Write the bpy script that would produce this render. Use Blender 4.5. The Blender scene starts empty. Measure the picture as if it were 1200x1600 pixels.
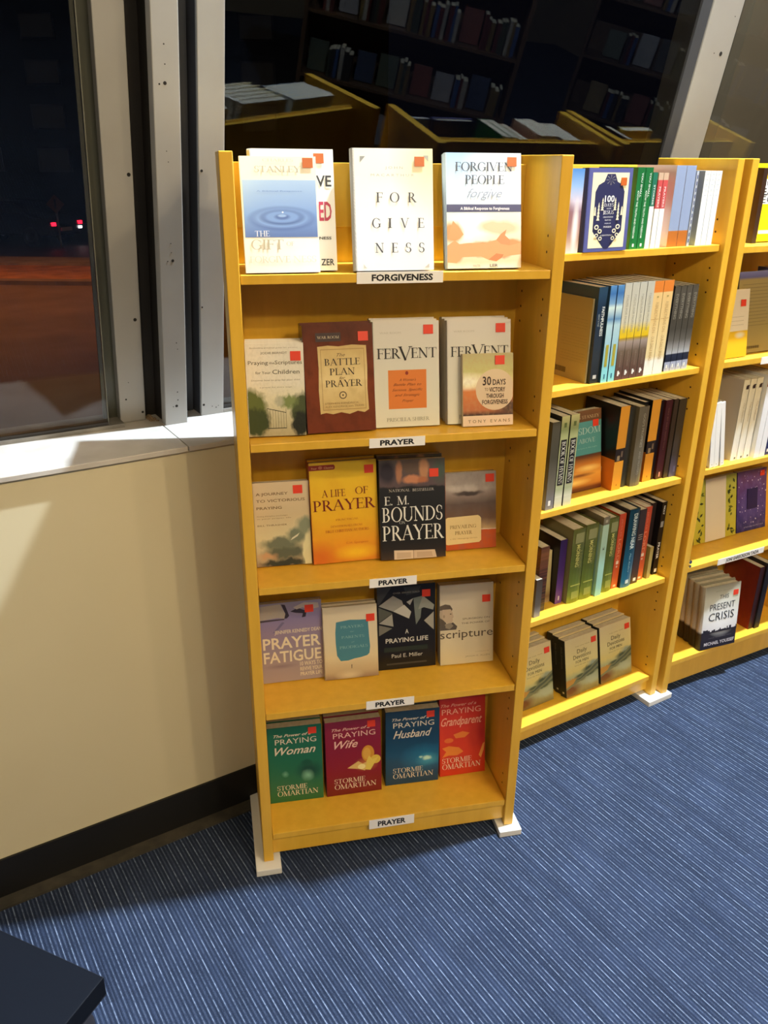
import bpy, math, random
from math import sin, cos, pi, radians
from mathutils import Matrix, Vector
random.seed(7)
S = bpy.context.scene
COL = S.collection

# ---------------------------------------------------------------- camera
PITCH, ROLL, CH = 0.4063, 0.0101, 1.648
cd = bpy.data.cameras.new('camera'); cam = bpy.data.objects.new('camera', cd); COL.objects.link(cam)
cd.sensor_fit = 'VERTICAL'; cd.sensor_height = 36; cd.lens = 1278.9 / 1600 * 36
cd.clip_start = .02; cd.clip_end = 200
fwd = Vector((0, cos(PITCH), -sin(PITCH))); dn0 = Vector((0, -sin(PITCH), -cos(PITCH))); r0 = Vector((1, 0, 0))
rt = r0 * cos(ROLL) - dn0 * sin(ROLL); dn = r0 * sin(ROLL) + dn0 * cos(ROLL)
M = Matrix((rt, -dn, -fwd)).transposed().to_4x4(); M.translation = (0, 0, CH)
cam.matrix_world = M
S.camera = cam

# ---------------------------------------------------------------- world, lights, exposure
wd = bpy.data.worlds.new('night'); S.world = wd; wd.use_nodes = True
wd.node_tree.nodes['Background'].inputs[0].default_value = (.012, .014, .03, 1)
wd.node_tree.nodes['Background'].inputs[1].default_value = .12
S.view_settings.view_transform = 'Standard'; S.view_settings.look = 'None'
S.view_settings.exposure = 0; S.view_settings.gamma = 1
try: S.view_settings.use_curve_mapping = False
except Exception: pass

# wall frame: e along the wall, n outward through the wall, z up
TW = 0.5531
EW = Vector((cos(TW), sin(TW), 0)); NW = Vector((-sin(TW), cos(TW), 0)); W0 = Vector((-1, 1.395, 0))
def wp(e, n, z): return W0 + EW * e + NW * n + Vector((0, 0, z))

def lamp(name, loc, power, col, rad, kind='POINT', target=None, spot=None, blend=.3):
    l = bpy.data.lights.new(name, kind); l.energy = power; l.color = col
    if kind != 'AREA': l.shadow_soft_size = rad
    o = bpy.data.objects.new(name, l); COL.objects.link(o); o.location = loc
    if target is not None:
        o.rotation_euler = (Vector(target) - Vector(loc)).to_track_quat('-Z', 'Y').to_euler()
    if spot: l.spot_size = radians(spot); l.spot_blend = blend
    if kind == 'AREA': l.shape = 'DISK'; l.size = rad
    return o
COOL = (.72, .86, 1.0); WARM = (1.0, .80, .50)
lamp('high_cool_lamp', (1.19, 2.0, 4.33), 1600, COOL, .045)
lamp('warm_lamp', wp(1.6, -3.0, 3.1), 82, WARM, .05)
lamp('warm_lamp', wp(1.04, -3.2, 3.1), 84, WARM, .05)
lamp('warm_lamp', wp(2.7, -3.4, 3.1), 72, WARM, .07)
lamp('warm_lamp', wp(-.6, -3.3, 3.1), 100, WARM, .07)
lamp('street_lamp_light', (-9, 18, 6.5), 2600, (1, .36, .06), .3, 'SPOT', (-9, 17, -1.2), 150, 1.0)
lamp('warm_fill_light', wp(1.5, -4.6, 4.4), 120, (1, .80, .52), 3.2, 'AREA', wp(1.2, -.5, .6))  # added broad fill that brightens the shaded shelf interiors

# ---------------------------------------------------------------- materials
def lin(c):
    return tuple(((v / 255) / 12.92 if v / 255 <= .04045 else (((v / 255) + .055) / 1.055) ** 2.4) for v in c[:3]) + (1,)
MC = {}
def newmat(name):
    m = bpy.data.materials.new(name); m.use_nodes = True
    return m, m.node_tree, m.node_tree.nodes['Principled BSDF']
def flat(c, rough=.5, metal=0, name=None, spec=.5):
    key = (tuple(c), rough, metal)
    if key in MC: return MC[key]
    m, t, b = newmat(name or 'paint'); 
    b.inputs['Base Color'].default_value = lin(c); b.inputs['Roughness'].default_value = rough
    b.inputs['Metallic'].default_value = metal; b.inputs['Specular IOR Level'].default_value = spec
    # faint procedural variation
    n = t.nodes.new('ShaderNodeTexNoise'); n.inputs['Scale'].default_value = 60
    g = t.nodes.new('ShaderNodeTexCoord'); t.links.new(g.outputs['Object'], n.inputs['Vector'])
    mr = t.nodes.new('ShaderNodeMapRange'); mr.inputs[3].default_value = max(0, rough - .05); mr.inputs[4].default_value = min(1, rough + .05)
    t.links.new(n.outputs[0], mr.inputs[0]); t.links.new(mr.outputs[0], b.inputs['Roughness'])
    MC[key] = m; return m
def emis(c, s):
    m, t, b = newmat('glow'); b.inputs['Base Color'].default_value = (0, 0, 0, 1)
    b.inputs['Emission Color'].default_value = lin(c); b.inputs['Emission Strength'].default_value = s
    return m

class NB:   # little node builder
    def __init__(s, t): s.t = t
    def n(s, k, **kw):
        x = s.t.nodes.new(k)
        for a, v in kw.items(): setattr(x, a, v)
        return x
    def l(s, a, b): s.t.links.new(a, b)
    def math(s, op, a, b=None, clamp=False):
        x = s.n('ShaderNodeMath', operation=op); x.use_clamp = clamp
        for i, v in enumerate((a, b)):
            if v is None: continue
            if isinstance(v, (int, float)): x.inputs[i].default_value = v
            else: s.l(v, x.inputs[i])
        return x.outputs[0]
    def mix(s, f, a, b):
        x = s.n('ShaderNodeMix', data_type='RGBA')
        for i, v in ((0, f), (6, a), (7, b)):
            if isinstance(v, (int, float, tuple)): x.inputs[i].default_value = v
            else: s.l(v, x.inputs[i])
        return x.outputs[2]

def imgmat(stops, blobs=(), noise=None, rough=.35, const=False, name='printed_cover', warp=.0, wscale=5):
    """printed picture: vertical colour run, soft elliptical spots, cloudy noise, all in cover UV"""
    m, t, b = newmat(name); N = NB(t)
    uv = N.n('ShaderNodeTexCoord').outputs['UV']
    if warp:
        nz = N.n('ShaderNodeTexNoise'); nz.inputs['Scale'].default_value = wscale; nz.inputs['Detail'].default_value = 4; N.l(uv, nz.inputs['Vector'])
        vm = N.n('ShaderNodeVectorMath', operation='SUBTRACT'); N.l(nz.outputs['Color'], vm.inputs[0]); vm.inputs[1].default_value = (.5, .5, .5)
        vs = N.n('ShaderNodeVectorMath', operation='SCALE'); N.l(vm.outputs[0], vs.inputs[0]); vs.inputs['Scale'].default_value = warp
        va = N.n('ShaderNodeVectorMath', operation='ADD'); N.l(uv, va.inputs[0]); N.l(vs.outputs[0], va.inputs[1]); uvw = va.outputs[0]
    else: uvw = uv
    sp = N.n('ShaderNodeSeparateXYZ'); N.l(uvw, sp.inputs[0]); X, Y = sp.outputs[0], sp.outputs[1]
    cr = N.n('ShaderNodeValToRGB'); N.l(Y, cr.inputs[0]); r = cr.color_ramp
    if const: r.interpolation = 'CONSTANT'
    while len(r.elements) > 1: r.elements.remove(r.elements[-1])
    r.elements[0].position = stops[0][0]; r.elements[0].color = lin(stops[0][1])
    for p, c in stops[1:]:
        e = r.elements.new(p); e.color = lin(c)
    col = cr.outputs[0]
    for (cx, cy, rx, ry, c, soft) in blobs:
        dx = N.math('DIVIDE', N.math('SUBTRACT', X, cx), rx); dy = N.math('DIVIDE', N.math('SUBTRACT', Y, cy), ry)
        d = N.math('SQRT', N.math('ADD', N.math('MULTIPLY', dx, dx), N.math('MULTIPLY', dy, dy)))
        f = N.math('DIVIDE', N.math('SUBTRACT', 1.0, d), max(soft, .01), clamp=True)
        col = N.mix(f, col, lin(c))
    if noise:
        sc, am, nc = noise
        nz = N.n('ShaderNodeTexNoise'); nz.inputs['Scale'].default_value = sc; nz.inputs['Detail'].default_value = 6; N.l(uv, nz.inputs['Vector'])
        f = N.math('MULTIPLY', N.math('MULTIPLY', N.math('SUBTRACT', nz.outputs[0], .45), 4, clamp=True), am, clamp=True)
        col = N.mix(f, col, lin(nc))
    N.l(col, b.inputs['Base Color']); b.inputs['Roughness'].default_value = rough
    return m

def wood_mat():
    m, t, b = newmat('maple_laminate'); N = NB(t)
    co = N.n('ShaderNodeTexCoord').outputs['Object']
    mp = N.n('ShaderNodeMapping'); mp.inputs['Scale'].default_value = (14, 14, 2.2); N.l(co, mp.inputs[0])
    nz = N.n('ShaderNodeTexNoise'); nz.inputs['Scale'].default_value = 3; nz.inputs['Detail'].default_value = 8; N.l(mp.outputs[0], nz.inputs[0])
    cr = N.n('ShaderNodeValToRGB'); N.l(nz.outputs[0], cr.inputs[0]); r = cr.color_ramp
    r.elements[0].position = .3; r.elements[0].color = (.76, .425, .036, 1); r.elements[1].position = .72; r.elements[1].color = (.84, .49, .050, 1)
    N.l(cr.outputs[0], b.inputs['Base Color']); b.inputs['Roughness'].default_value = .33
    bp = N.n('ShaderNodeBump'); bp.inputs['Strength'].default_value = .04; N.l(nz.outputs[0], bp.inputs['Height']); N.l(bp.outputs[0], b.inputs['Normal'])
    return m
WOOD = wood_mat()

def carpet_mat():
    m, t, b = newmat('ribbed_blue_carpet'); N = NB(t)
    co = N.n('ShaderNodeTexCoord').outputs['Object']
    rt_ = N.n('ShaderNodeMapping'); N.l(co, rt_.inputs[0])
    rt_.inputs['Rotation'].default_value = (0, 0, 0)
    sp = N.n('ShaderNodeSeparateXYZ'); N.l(rt_.outputs[0], sp.inputs[0])
    # ribs run along local X, repeat along local Y
    def band(period, seed, lenx, lo, hi):
        cb = N.n('ShaderNodeCombineXYZ')
        cell = N.math('FLOOR', N.math('DIVIDE', N.math('ADD', sp.outputs[1], 5), period))
        N.l(N.math('ADD', N.math('MULTIPLY', sp.outputs[0], 1 / lenx), N.math('MULTIPLY', cell, 7.31)), cb.inputs[0]); N.l(N.math('ADD', cell, seed), cb.inputs[1])
        nz = N.n('ShaderNodeTexNoise'); nz.inputs['Scale'].default_value = 1; nz.inputs['Detail'].default_value = 2; N.l(cb.outputs[0], nz.inputs[0])
        mr = N.n('ShaderNodeMapRange'); mr.inputs[1].default_value = lo; mr.inputs[2].default_value = hi; N.l(nz.outputs[0], mr.inputs[0]); return mr.outputs[0]
    P = .0088
    ph = N.math('FRACT', N.math('DIVIDE', N.math('ADD', sp.outputs[1], 5), P))
    tri = N.math('MULTIPLY', N.math('ABSOLUTE', N.math('SUBTRACT', ph, .5)), 2)          # 0 at rib centre
    line = N.math('SUBTRACT', 1, N.math('DIVIDE', tri, .34), clamp=True)                 # bright thread
    dash = band(P, 3.3, .010, .33, .60); lng = band(P, 9.1, .25, .35, .62)
    groove = N.math('DIVIDE', N.math('SUBTRACT', tri, .72), .28, clamp=True)
    big = N.n('ShaderNodeTexNoise'); big.inputs['Scale'].default_value = 3.5; big.inputs['Detail'].default_value = 5; N.l(co, big.inputs[0])
    fine = N.n('ShaderNodeTexNoise'); fine.inputs['Scale'].default_value = 420; fine.inputs['Detail'].default_value = 2; N.l(co, fine.inputs[0])
    base = N.mix(N.math('MULTIPLY', N.math('SUBTRACT', big.outputs[0], .3), 2, clamp=True), (.016, .024, .050, 1), (.034, .050, .098, 1))
    base = N.mix(N.math('MULTIPLY', band(P * 3, 1.7, .12, .35, .65), .55), base, (.009, .013, .027, 1))
    base = N.mix(N.math('MULTIPLY', N.math('SUBTRACT', fine.outputs[0], .4), 1.6, clamp=True), base, (.052, .078, .150, 1))
    base = N.mix(N.math('MULTIPLY', groove, .8), base, (.004, .006, .012, 1))
    cellp = N.math('FLOOR', N.math('DIVIDE', N.math('ADD', sp.outputs[1], 5), P)); par = N.math('ADD', N.math('MULTIPLY', N.math('MODULO', cellp, 2), .78), .22)
    line = N.math('MULTIPLY', line, par)
    f = N.math('MULTIPLY', line, N.math('MULTIPLY', N.math('ADD', N.math('MULTIPLY', dash, .75), .25), N.math('ADD', N.math('MULTIPLY', lng, .8), .2)))
    col = N.mix(f, base, (.33, .41, .56, 1))
    N.l(col, b.inputs['Base Color']); b.inputs['Roughness'].default_value = .95; b.inputs['Specular IOR Level'].default_value = .15
    hh = N.math('ADD', N.math('SUBTRACT', 1, tri), N.math('MULTIPLY', fine.outputs[0], .8))
    bp = N.n('ShaderNodeBump'); bp.inputs['Strength'].default_value = .5; bp.inputs['Distance'].default_value = .002; N.l(hh, bp.inputs['Height']); N.l(bp.outputs[0], b.inputs['Normal'])
    return m

def noisy(c1, c2, scale=4, rough=.6, bump=.0, name='painted_surface', metal=0, det=6, spec=.5):
    m, t, b = newmat(name); N = NB(t); b.inputs['Specular IOR Level'].default_value = spec
    co = N.n('ShaderNodeTexCoord').outputs['Object']
    nz = N.n('ShaderNodeTexNoise'); nz.inputs['Scale'].default_value = scale; nz.inputs['Detail'].default_value = det; N.l(co, nz.inputs[0])
    col = N.mix(N.math('MULTIPLY', N.math('SUBTRACT', nz.outputs[0], .3), 2.4, clamp=True), lin(c1), lin(c2))
    N.l(col, b.inputs['Base Color']); b.inputs['Roughness'].default_value = rough; b.inputs['Metallic'].default_value = metal
    if bump:
        bp = N.n('ShaderNodeBump'); bp.inputs['Strength'].default_value = bump; bp.inputs['Distance'].default_value = .003
        N.l(nz.outputs[0], bp.inputs['Height']); N.l(bp.outputs[0], b.inputs['Normal'])
    return m
PAGES = noisy((214, 208, 190), (196, 188, 166), 90, .8, name='page_edges')
WHITE = flat((236, 234, 228), .45, name='white_card')
ORANGE = flat((226, 62, 34), .5, name='orange_sticker')
BLACKM = flat((18, 17, 17), .5, name='black_ink')

def glass_mat():
    m, t, b = newmat('window_glass'); t.nodes.remove(b); N = NB(t)
    tr = N.n('ShaderNodeBsdfTransparent'); tr.inputs[0].default_value = (.84, .83, .81, 1)
    gl = N.n('ShaderNodeBsdfGlossy'); gl.inputs['Roughness'].default_value = .004; gl.inputs[0].default_value = (1, 1, 1, 1)
    lw = N.n('ShaderNodeLayerWeight'); lw.inputs['Blend'].default_value = .5
    f = N.math('ADD', N.math('MULTIPLY', N.math('POWER', lw.outputs['Facing'], 5), .9), .030, clamp=True)
    mx = N.n('ShaderNodeMixShader'); N.l(f, mx.inputs[0]); N.l(tr.outputs[0], mx.inputs[1]); N.l(gl.outputs[0], mx.inputs[2])
    N.l(mx.outputs[0], t.nodes['Material Output'].inputs['Surface'])
    return m

# ---------------------------------------------------------------- mesh helpers
class MB:
    def __init__(s): s.v = []; s.f = []; s.m = []; s.uv = None
    def box(s, x0, x1, y0, y1, z0, z1, mi=0, fn=None):
        b = len(s.v)
        for z in (z0, z1):
            for x, y in ((x0, y0), (x1, y0), (x1, y1), (x0, y1)):
                s.v.append(tuple(fn(x, y, z)) if fn else (x, y, z))
        for q in ((3, 2, 1, 0), (4, 5, 6, 7), (0, 1, 5, 4), (1, 2, 6, 5), (2, 3, 7, 6), (3, 0, 4, 7)):
            s.f.append(tuple(b + i for i in q)); s.m.append(mi)
        return s
    def poly(s, pts, mi=0):
        b = len(s.v); s.v += [tuple(p) for p in pts]; s.f.append(tuple(range(b, b + len(pts)))); s.m.append(mi); return s
    def prism(s, pts, d, mi=0):    # pts 3d loop, d extrusion vector
        b = len(s.v); n = len(pts); d = Vector(d)
        s.v += [tuple(p) for p in pts] + [tuple(Vector(p) + d) for p in pts]
        s.f.append(tuple(range(b, b + n))); s.f.append(tuple(reversed(range(b + n, b + 2 * n)))); s.m += [mi, mi]
        for i in range(n):
            j = (i + 1) % n; s.f.append((b + i, b + n + i, b + n + j, b + j)); s.m.append(mi)
        return s
    def cyl(s, c, ax, r, h, n=12, mi=0, r2=None):
        ax = Vector(ax).normalized(); u = ax.orthogonal().normalized(); w = ax.cross(u); r2 = r if r2 is None else r2
        b = len(s.v); c = Vector(c)
        for k, (rr, hh) in enumerate(((r, 0), (r2, h))):
            for i in range(n):
                a = 2 * pi * i / n; s.v.append(tuple(c + ax * hh + (u * cos(a) + w * sin(a)) * rr))
        s.f.append(tuple(reversed(range(b, b + n)))); s.f.append(tuple(range(b + n, b + 2 * n))); s.m += [mi, mi]
        for i in range(n):
            j = (i + 1) % n; s.f.append((b + i, b + j, b + n + j, b + n + i)); s.m.append(mi)
        return s
    def build(s, name, mats, parent=None, bevel=0, uvwh=None):
        me = bpy.data.meshes.new(name); me.from_pydata(s.v, [], s.f)
        for m in (mats if isinstance(mats, (list, tuple)) else [mats]): me.materials.append(m)
        me.polygons.foreach_set('material_index', s.m)
        if uvwh:
            w, h = uvwh; ul = me.uv_layers.new(name='UVMap')
            for l in me.loops:
                c = me.vertices[l.vertex_index].co; ul.data[l.index].uv = (c.x / w, c.z / h)
        me.update()
        o = bpy.data.objects.new(name, me); COL.objects.link(o)
        if parent: o.parent = parent
        if bevel:
            bm_ = o.modifiers.new('bevel', 'BEVEL'); bm_.width = bevel; bm_.segments = 2; bm_.limit_method = 'ANGLE'
        return o
def empty(name, loc=(0, 0, 0), rot=None):
    o = bpy.data.objects.new(name, None); COL.objects.link(o); o.location = loc; o.empty_display_size = .05
    if rot: o.rotation_euler = rot
    return o
def tag(o, label=None, cat=None, group=None, kind=None):
    if label: o['label'] = label
    if cat: o['category'] = cat
    if group: o['group'] = group
    if kind: o['kind'] = kind
    return o

# ---------------------------------------------------------------- lettering
GC = {}
def bfont(txt, bold=0, shear=0):
    k = (txt, bold, shear)
    if k in GC: return GC[k]
    c = bpy.data.curves.new('t', 'FONT'); c.body = txt; c.size = 1; c.resolution_u = 2; c.offset = bold; c.shear = shear; c.fill_mode = 'FRONT'
    o = bpy.data.objects.new('t', c); me = bpy.data.meshes.new_from_object(o)
    v = [(p.co.x, p.co.y) for p in me.vertices]; f = [tuple(p.vertices) for p in me.polygons]
    bpy.data.objects.remove(o); bpy.data.curves.remove(c); bpy.data.meshes.remove(me)
    GC[k] = (v, f); return GC[k]
CAPB = max(y for x, y in bfont('H')[0])
T_, t_ = .135, .042
def seg(x0, y0, x1, y1, w):
    d = Vector((x1 - x0, y1 - y0)); n = Vector((-d.y, d.x)).normalized() * w / 2
    return [(x0 + n.x, y0 + n.y), (x0 - n.x, y0 - n.y), (x1 - n.x, y1 - n.y), (x1 + n.x, y1 + n.y)]
def arc(cx, cy, rx, ry, a0, a1, T=T_, t=t_, n=14):
    q = []
    for i in range(n):
        A = radians(a0 + (a1 - a0) * i / n); B = radians(a0 + (a1 - a0) * (i + 1) / n)
        q.append([(cx + rx * cos(A), cy + ry * sin(A)), (cx + rx * cos(B), cy + ry * sin(B)), (cx + (rx - T) * cos(B), cy + (ry - t) * sin(B)), (cx + (rx - T) * cos(A), cy + (ry - t) * sin(A))])
    return q
def sf(x, y, w=.26): return [(x - w / 2, y - .025), (x + w / 2, y - .025), (x + w / 2, y + .025), (x - w / 2, y + .025)]
def stem(x, T=T_): return [seg(x, 0, x, 1, T), sf(x, .02, .3), sf(x, .98, .3)]
def glyph(ch):
    S_ = stem
    if ch == 'A': return .92, [seg(.1, 0, .46, 1, t_ + .01), seg(.44, 1, .8, 0, T_), seg(.22, .36, .68, .36, t_), sf(.1, .02), sf(.8, .02)]
    if ch == 'B': return .72, S_(.17) + arc(.3, .745, .28, .255, -90, 90) + arc(.3, .27, .34, .27, -90, 90) + [seg(.17, .975, .3, .975, t_), seg(.17, .51, .3, .51, t_), seg(.17, .025, .3, .025, t_)]
    if ch == 'C': return .84, arc(.46, .5, .44, .52, 42, 318, n=20) + [seg(.79, .66, .79, .92, t_)]
    if ch == 'D': return .88, S_(.17) + arc(.32, .5, .5, .5, -90, 90, n=18) + [seg(.17, .975, .34, .975, t_), seg(.17, .025, .34, .025, t_)]
    if ch == 'E': return .68, S_(.17) + [seg(.17, .975, .58, .975, t_), seg(.17, .52, .5, .52, t_), seg(.17, .025, .62, .025, t_), seg(.58, 1, .58, .8, t_), seg(.62, 0, .62, .22, t_), seg(.5, .43, .5, .61, t_)]
    if ch == 'F': return .62, S_(.17) + [seg(.17, .975, .58, .975, t_), seg(.17, .52, .5, .52, t_), seg(.58, 1, .58, .8, t_), seg(.5, .43, .5, .61, t_)]
    if ch == 'G': return .9, arc(.46, .5, .44, .52, 42, 318, n=20) + [seg(.79, .66, .79, .92, t_), seg(.78, .08, .78, .42, T_), sf(.78, .42, .28)]
    if ch == 'H': return .92, S_(.17) + S_(.75) + [seg(.17, .5, .75, .5, t_)]
    if ch == 'I': return .36, S_(.18)
    if ch == 'J': return .42, [seg(.26, .1, .26, 1, T_), sf(.26, .98, .3)] + arc(.1, .1, .235, .3, -90, 0)
    if ch == 'K': return .82, S_(.17) + [seg(.2, .42, .66, 1, t_), seg(.36, .58, .72, 0, T_), sf(.66, .98), sf(.72, .02)]
    if ch == 'L': return .66, S_(.17) + [seg(.17, .025, .6, .025, t_), seg(.6, 0, .6, .25, t_)]
    if ch == 'M': return 1.08, [seg(.16, 0, .16, 1, t_), seg(.18, 1, .54, 0, T_), seg(.54, 0, .9, 1, t_), seg(.92, 0, .92, 1, T_), sf(.16, .02), sf(.92, .02), sf(.12, .98, .2), sf(.94, .98, .2)]
    if ch == 'N': return .94, [seg(.16, 0, .16, 1, t_), seg(.14, 1, .78, 0, T_), seg(.78, 0, .78, 1, t_), sf(.16, .02), sf(.1, .98, .2), sf(.78, .98)]
    if ch == 'O': return .96, arc(.48, .5, .45, .52, 0, 360, n=26)
    if ch == 'P': return .68, S_(.17) + arc(.3, .72, .32, .28, -90, 90) + [seg(.17, .975, .3, .975, t_), seg(.17, .465, .3, .465, t_)]
    if ch == 'Q': return .96, arc(.48, .5, .45, .52, 0, 360, n=26) + [seg(.5, .1, .9, -.14, T_ * .7)]
    if ch == 'R': return .80, S_(.17) + arc(.3, .74, .3, .26, -90, 90) + [seg(.17, .975, .3, .975, t_), seg(.17, .505, .3, .505, t_), seg(.36, .5, .72, 0, T_), sf(.74, .02, .2)]
    if ch == 'S': return .60, arc(.3, .745, .25, .275, 35, 262, T=.11) + arc(.29, .26, .27, .28, -145, 82, T=.12) + [seg(.5, .72, .5, .93, t_), seg(.06, .08, .06, .3, t_)]
    if ch == 'T': return .80, [seg(.4, 0, .4, 1, T_), sf(.4, .02, .3), seg(.06, .975, .74, .975, t_), seg(.06, 1, .06, .8, t_), seg(.74, 1, .74, .8, t_)]
    if ch == 'U': return .90, [seg(.17, .3, .17, 1, T_), seg(.75, .3, .75, 1, t_), sf(.17, .98, .3), sf(.75, .98)] + arc(.445, .32, .35, .34, 180, 360, T=.12)
    if ch == 'V': return .88, [seg(.1, 1, .46, 0, T_), seg(.44, 0, .8, 1, t_), sf(.1, .98), sf(.8, .98)]
    if ch == 'W': return 1.2, [seg(.08, 1, .36, 0, T_), seg(.36, 0, .62, 1, t_), seg(.6, 1, .86, 0, T_), seg(.86, 0, 1.12, 1, t_), sf(.08, .98), sf(1.12, .98)]
    if ch == 'X': return .84, [seg(.1, 1, .72, 0, T_), seg(.08, 0, .72, 1, t_), sf(.1, .98), sf(.72, .98), sf(.1, .02), sf(.72, .02)]
    if ch == 'Y': return .84, [seg(.1, 1, .42, .46, T_), seg(.42, .46, .76, 1, t_), seg(.42, 0, .42, .5, T_), sf(.1, .98), sf(.76, .98), sf(.42, .02, .3)]
    if ch == 'Z': return .70, [seg(.62, 1, .08, 0, T_), seg(.08, .975, .62, .975, t_), seg(.08, .025, .64, .025, t_), seg(.64, 0, .64, .22, t_)]
    if ch == '.': return .24, [[(.04, 0), (.16, 0), (.16, .13), (.04, .13)]]
    return .4, []
def roman(txt):
    k = ('R', txt)
    if k in GC: return GC[k]
    v = []; f = []; x = 0
    for ch in txt:
        w, polys = glyph(ch)
        for p in polys:
            b = len(v); v += [(a + x, c) for a, c in p]; f.append(tuple(range(b, b + len(p))))
        x += w
    GC[k] = (v, f); return GC[k]
def text2d(txt, x0, x1, y, h, style):
    """flat lettering between x0 and x1 on baseline y with capital height h; returns verts and faces"""
    if style == 'r': v, f = roman(txt); cap = 1.0
    elif style == 'B': v, f = bfont(txt, .035); cap = CAPB
    elif style == 'b': v, f = bfont(txt, .018); cap = CAPB
    elif style == 'i': v, f = bfont(txt, 0, .45); cap = CAPB
    elif style == 'I': v, f = bfont(txt, .012, .4); cap = CAPB
    else: v, f = bfont(txt); cap = CAPB
    if not v: return [], []
    a = min(p[0] for p in v); b = max(p[0] for p in v); k = (x1 - x0) / max(b - a, 1e-6)
    return [(x0 + (p[0] - a) * k, y + p[1] * h / cap) for p in v], f

# ---------------------------------------------------------------- books
UNIT = {1: (-.2930, 1.5445, .2117), 2: (.3460, 1.9360, .5402), 3: (.9321, 2.2733, .4921)}
W, H, D, D2, PT = .66, 1.66, .186, .264, .0246
SH = {1: [1.4505, 1.1222, .796, .4657, .1025], 2: [1.45, 1.1214, .789, .4553, .0902], 3: [1.4434, 1.1303, .8054, .4784, .1292]}
SF = {1: .004, 2: .014, 3: .009}
def up(k, u, d, z):
    x, y, t = UNIT[k]; return Vector((x + u * cos(t) - d * sin(t), y + u * sin(t) + d * cos(t), z))
HALF = {}
BRORANGE = flat((196, 96, 34), .5, name='overlit_sticker')  # top-shelf overexposure put into the sticker colour
def make_book(w, h, T, front, side=None, back=None, hard=False, texts=(), art=(), sticker=None, spine=(), spine_art=(), pages=True, backtexts=()):
    """canonical book: front cover towards -Y, spine at x=0, origin at the bottom of the front spine edge"""
    side = side or front; back = back or side
    root = empty('book')
    ct = .0026 if hard else .0008; ov = .003 if hard else .0
    c = MB(); c.box(0, w, 0, ct, 0, h, 0); c.box(0, w, T - ct, T, 0, h, 2); 
    if hard:   # slightly rounded spine
        c.prism([(0, 0, 0), (-.003, T * .25, 0), (-.004, T * .5, 0), (-.003, T * .75, 0), (0, T, 0), (ct, T, 0), (ct, 0, 0)][::-1], (0, 0, h), 1)
    else: c.box(-.0004, ct, 0, T, 0, h, 1)
    c.build('cover', [front, side, back], root, uvwh=(w, h))
    p = MB(); p.box(ct, w - .001 - ov, ct, T - ct, ov + .0003, h - .0008 - ov)
    p.build('page_block', PAGES, root)
    e = -.0003
    if art:
        a = MB(); ms = []
        for i, (kind, pr, c_) in enumerate(art):
            m = c_ if isinstance(c_, bpy.types.Material) else flat(c_, .4)
            if m not in ms: ms.append(m)
            y = e - .00004 * i; mi = ms.index(m)
            if kind == 'rect': x0, x1, z0, z1 = pr; pts = [(x0, z0), (x1, z0), (x1, z1), (x0, z1)]
            elif kind == 'ell': cx, cz, rx, rz = pr; pts = [(cx + rx * cos(2 * pi * k / 24), cz + rz * sin(2 * pi * k / 24)) for k in range(24)]
            else: pts = pr
            a.poly([(x * w, y, z * h) for x, z in pts], mi)
        o_ = a.build('cover_picture', ms, root, uvwh=(w, h))
        if len(art) > 3: o_['kind'] = 'stuff'
    def letters(tx, name, tf):
        g = MB(); ms = []
        for (s, x0, x1, y, hh, col, st) in tx:
            v, f = text2d(s, x0, x1, y, hh, st); b = len(g.v); m = flat(col, .4)
            if m not in ms: ms.append(m)
            g.v += [tf(*q) for q in v]; g.f += [tuple(b + i for i in q) for q in f]; g.m += [ms.index(m)] * len(f)
        if g.v: o_ = g.build(name, ms, root); o_['kind'] = 'stuff'
    if texts: letters(texts, 'title_lettering', lambda a, b: (a * w, e - .0006, b * h))
    if spine or spine_art:
        sx = -.0008 if not hard else -.0045
        if spine_art:
            a = MB(); ms = []
            for i, (x0, x1, z0, z1, c_) in enumerate(spine_art):
                m = flat(c_, .4)
                if m not in ms: ms.append(m)
                a.poly([(sx - .00005 * i, T * (1 - x0), z0 * h), (sx - .00005 * i, T * (1 - x1), z0 * h), (sx - .00005 * i, T * (1 - x1), z1 * h), (sx - .00005 * i, T * (1 - x0), z1 * h)], ms.index(m))
            o_ = a.build('spine_print', ms, root); o_['kind'] = 'stuff'
        # text along the spine reads downwards: position a along height from the top, b across
        if spine: letters(spine, 'spine_lettering', lambda a, b: (sx - .0007, T * (1 - b), h * (1 - a)))
    if backtexts: letters(backtexts, 'back_lettering', lambda a, b: (a * w, T + .0006, b * h))
    if sticker:
        sx_, sz_ = sticker[:2]; ss = .021 if len(sticker) < 3 else .019
        s = MB(); s.box(sx_ * w - ss / 2, sx_ * w + ss / 2, e - .0012, e - .0009, sz_ * h - ss * .45, sz_ * h + ss * .45); s.build('price_sticker', ORANGE if len(sticker) < 3 else BRORANGE, root)
    return root
def copy_tree(o, parent=None):
    c = o.copy(); COL.objects.link(c); c.parent = parent
    for ch in list(o.children): copy_tree(ch, c)
    return c
def faceout(root, k, sh, u, d, yaw, lean, T):
    t = UNIT[k][2]; root.rotation_euler = (-lean, 0, t + yaw)
    root.location = up(k, u, d, SH[k][sh] + T * sin(lean) + .0003)
def spineout(root, k, sh, u1, d, roll=0, zoff=0):
    t = UNIT[k][2]; root.rotation_euler = (roll, 0, t + pi / 2); root.location = up(k, u1, d, SH[k][sh] + .0003 + zoff)

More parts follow.
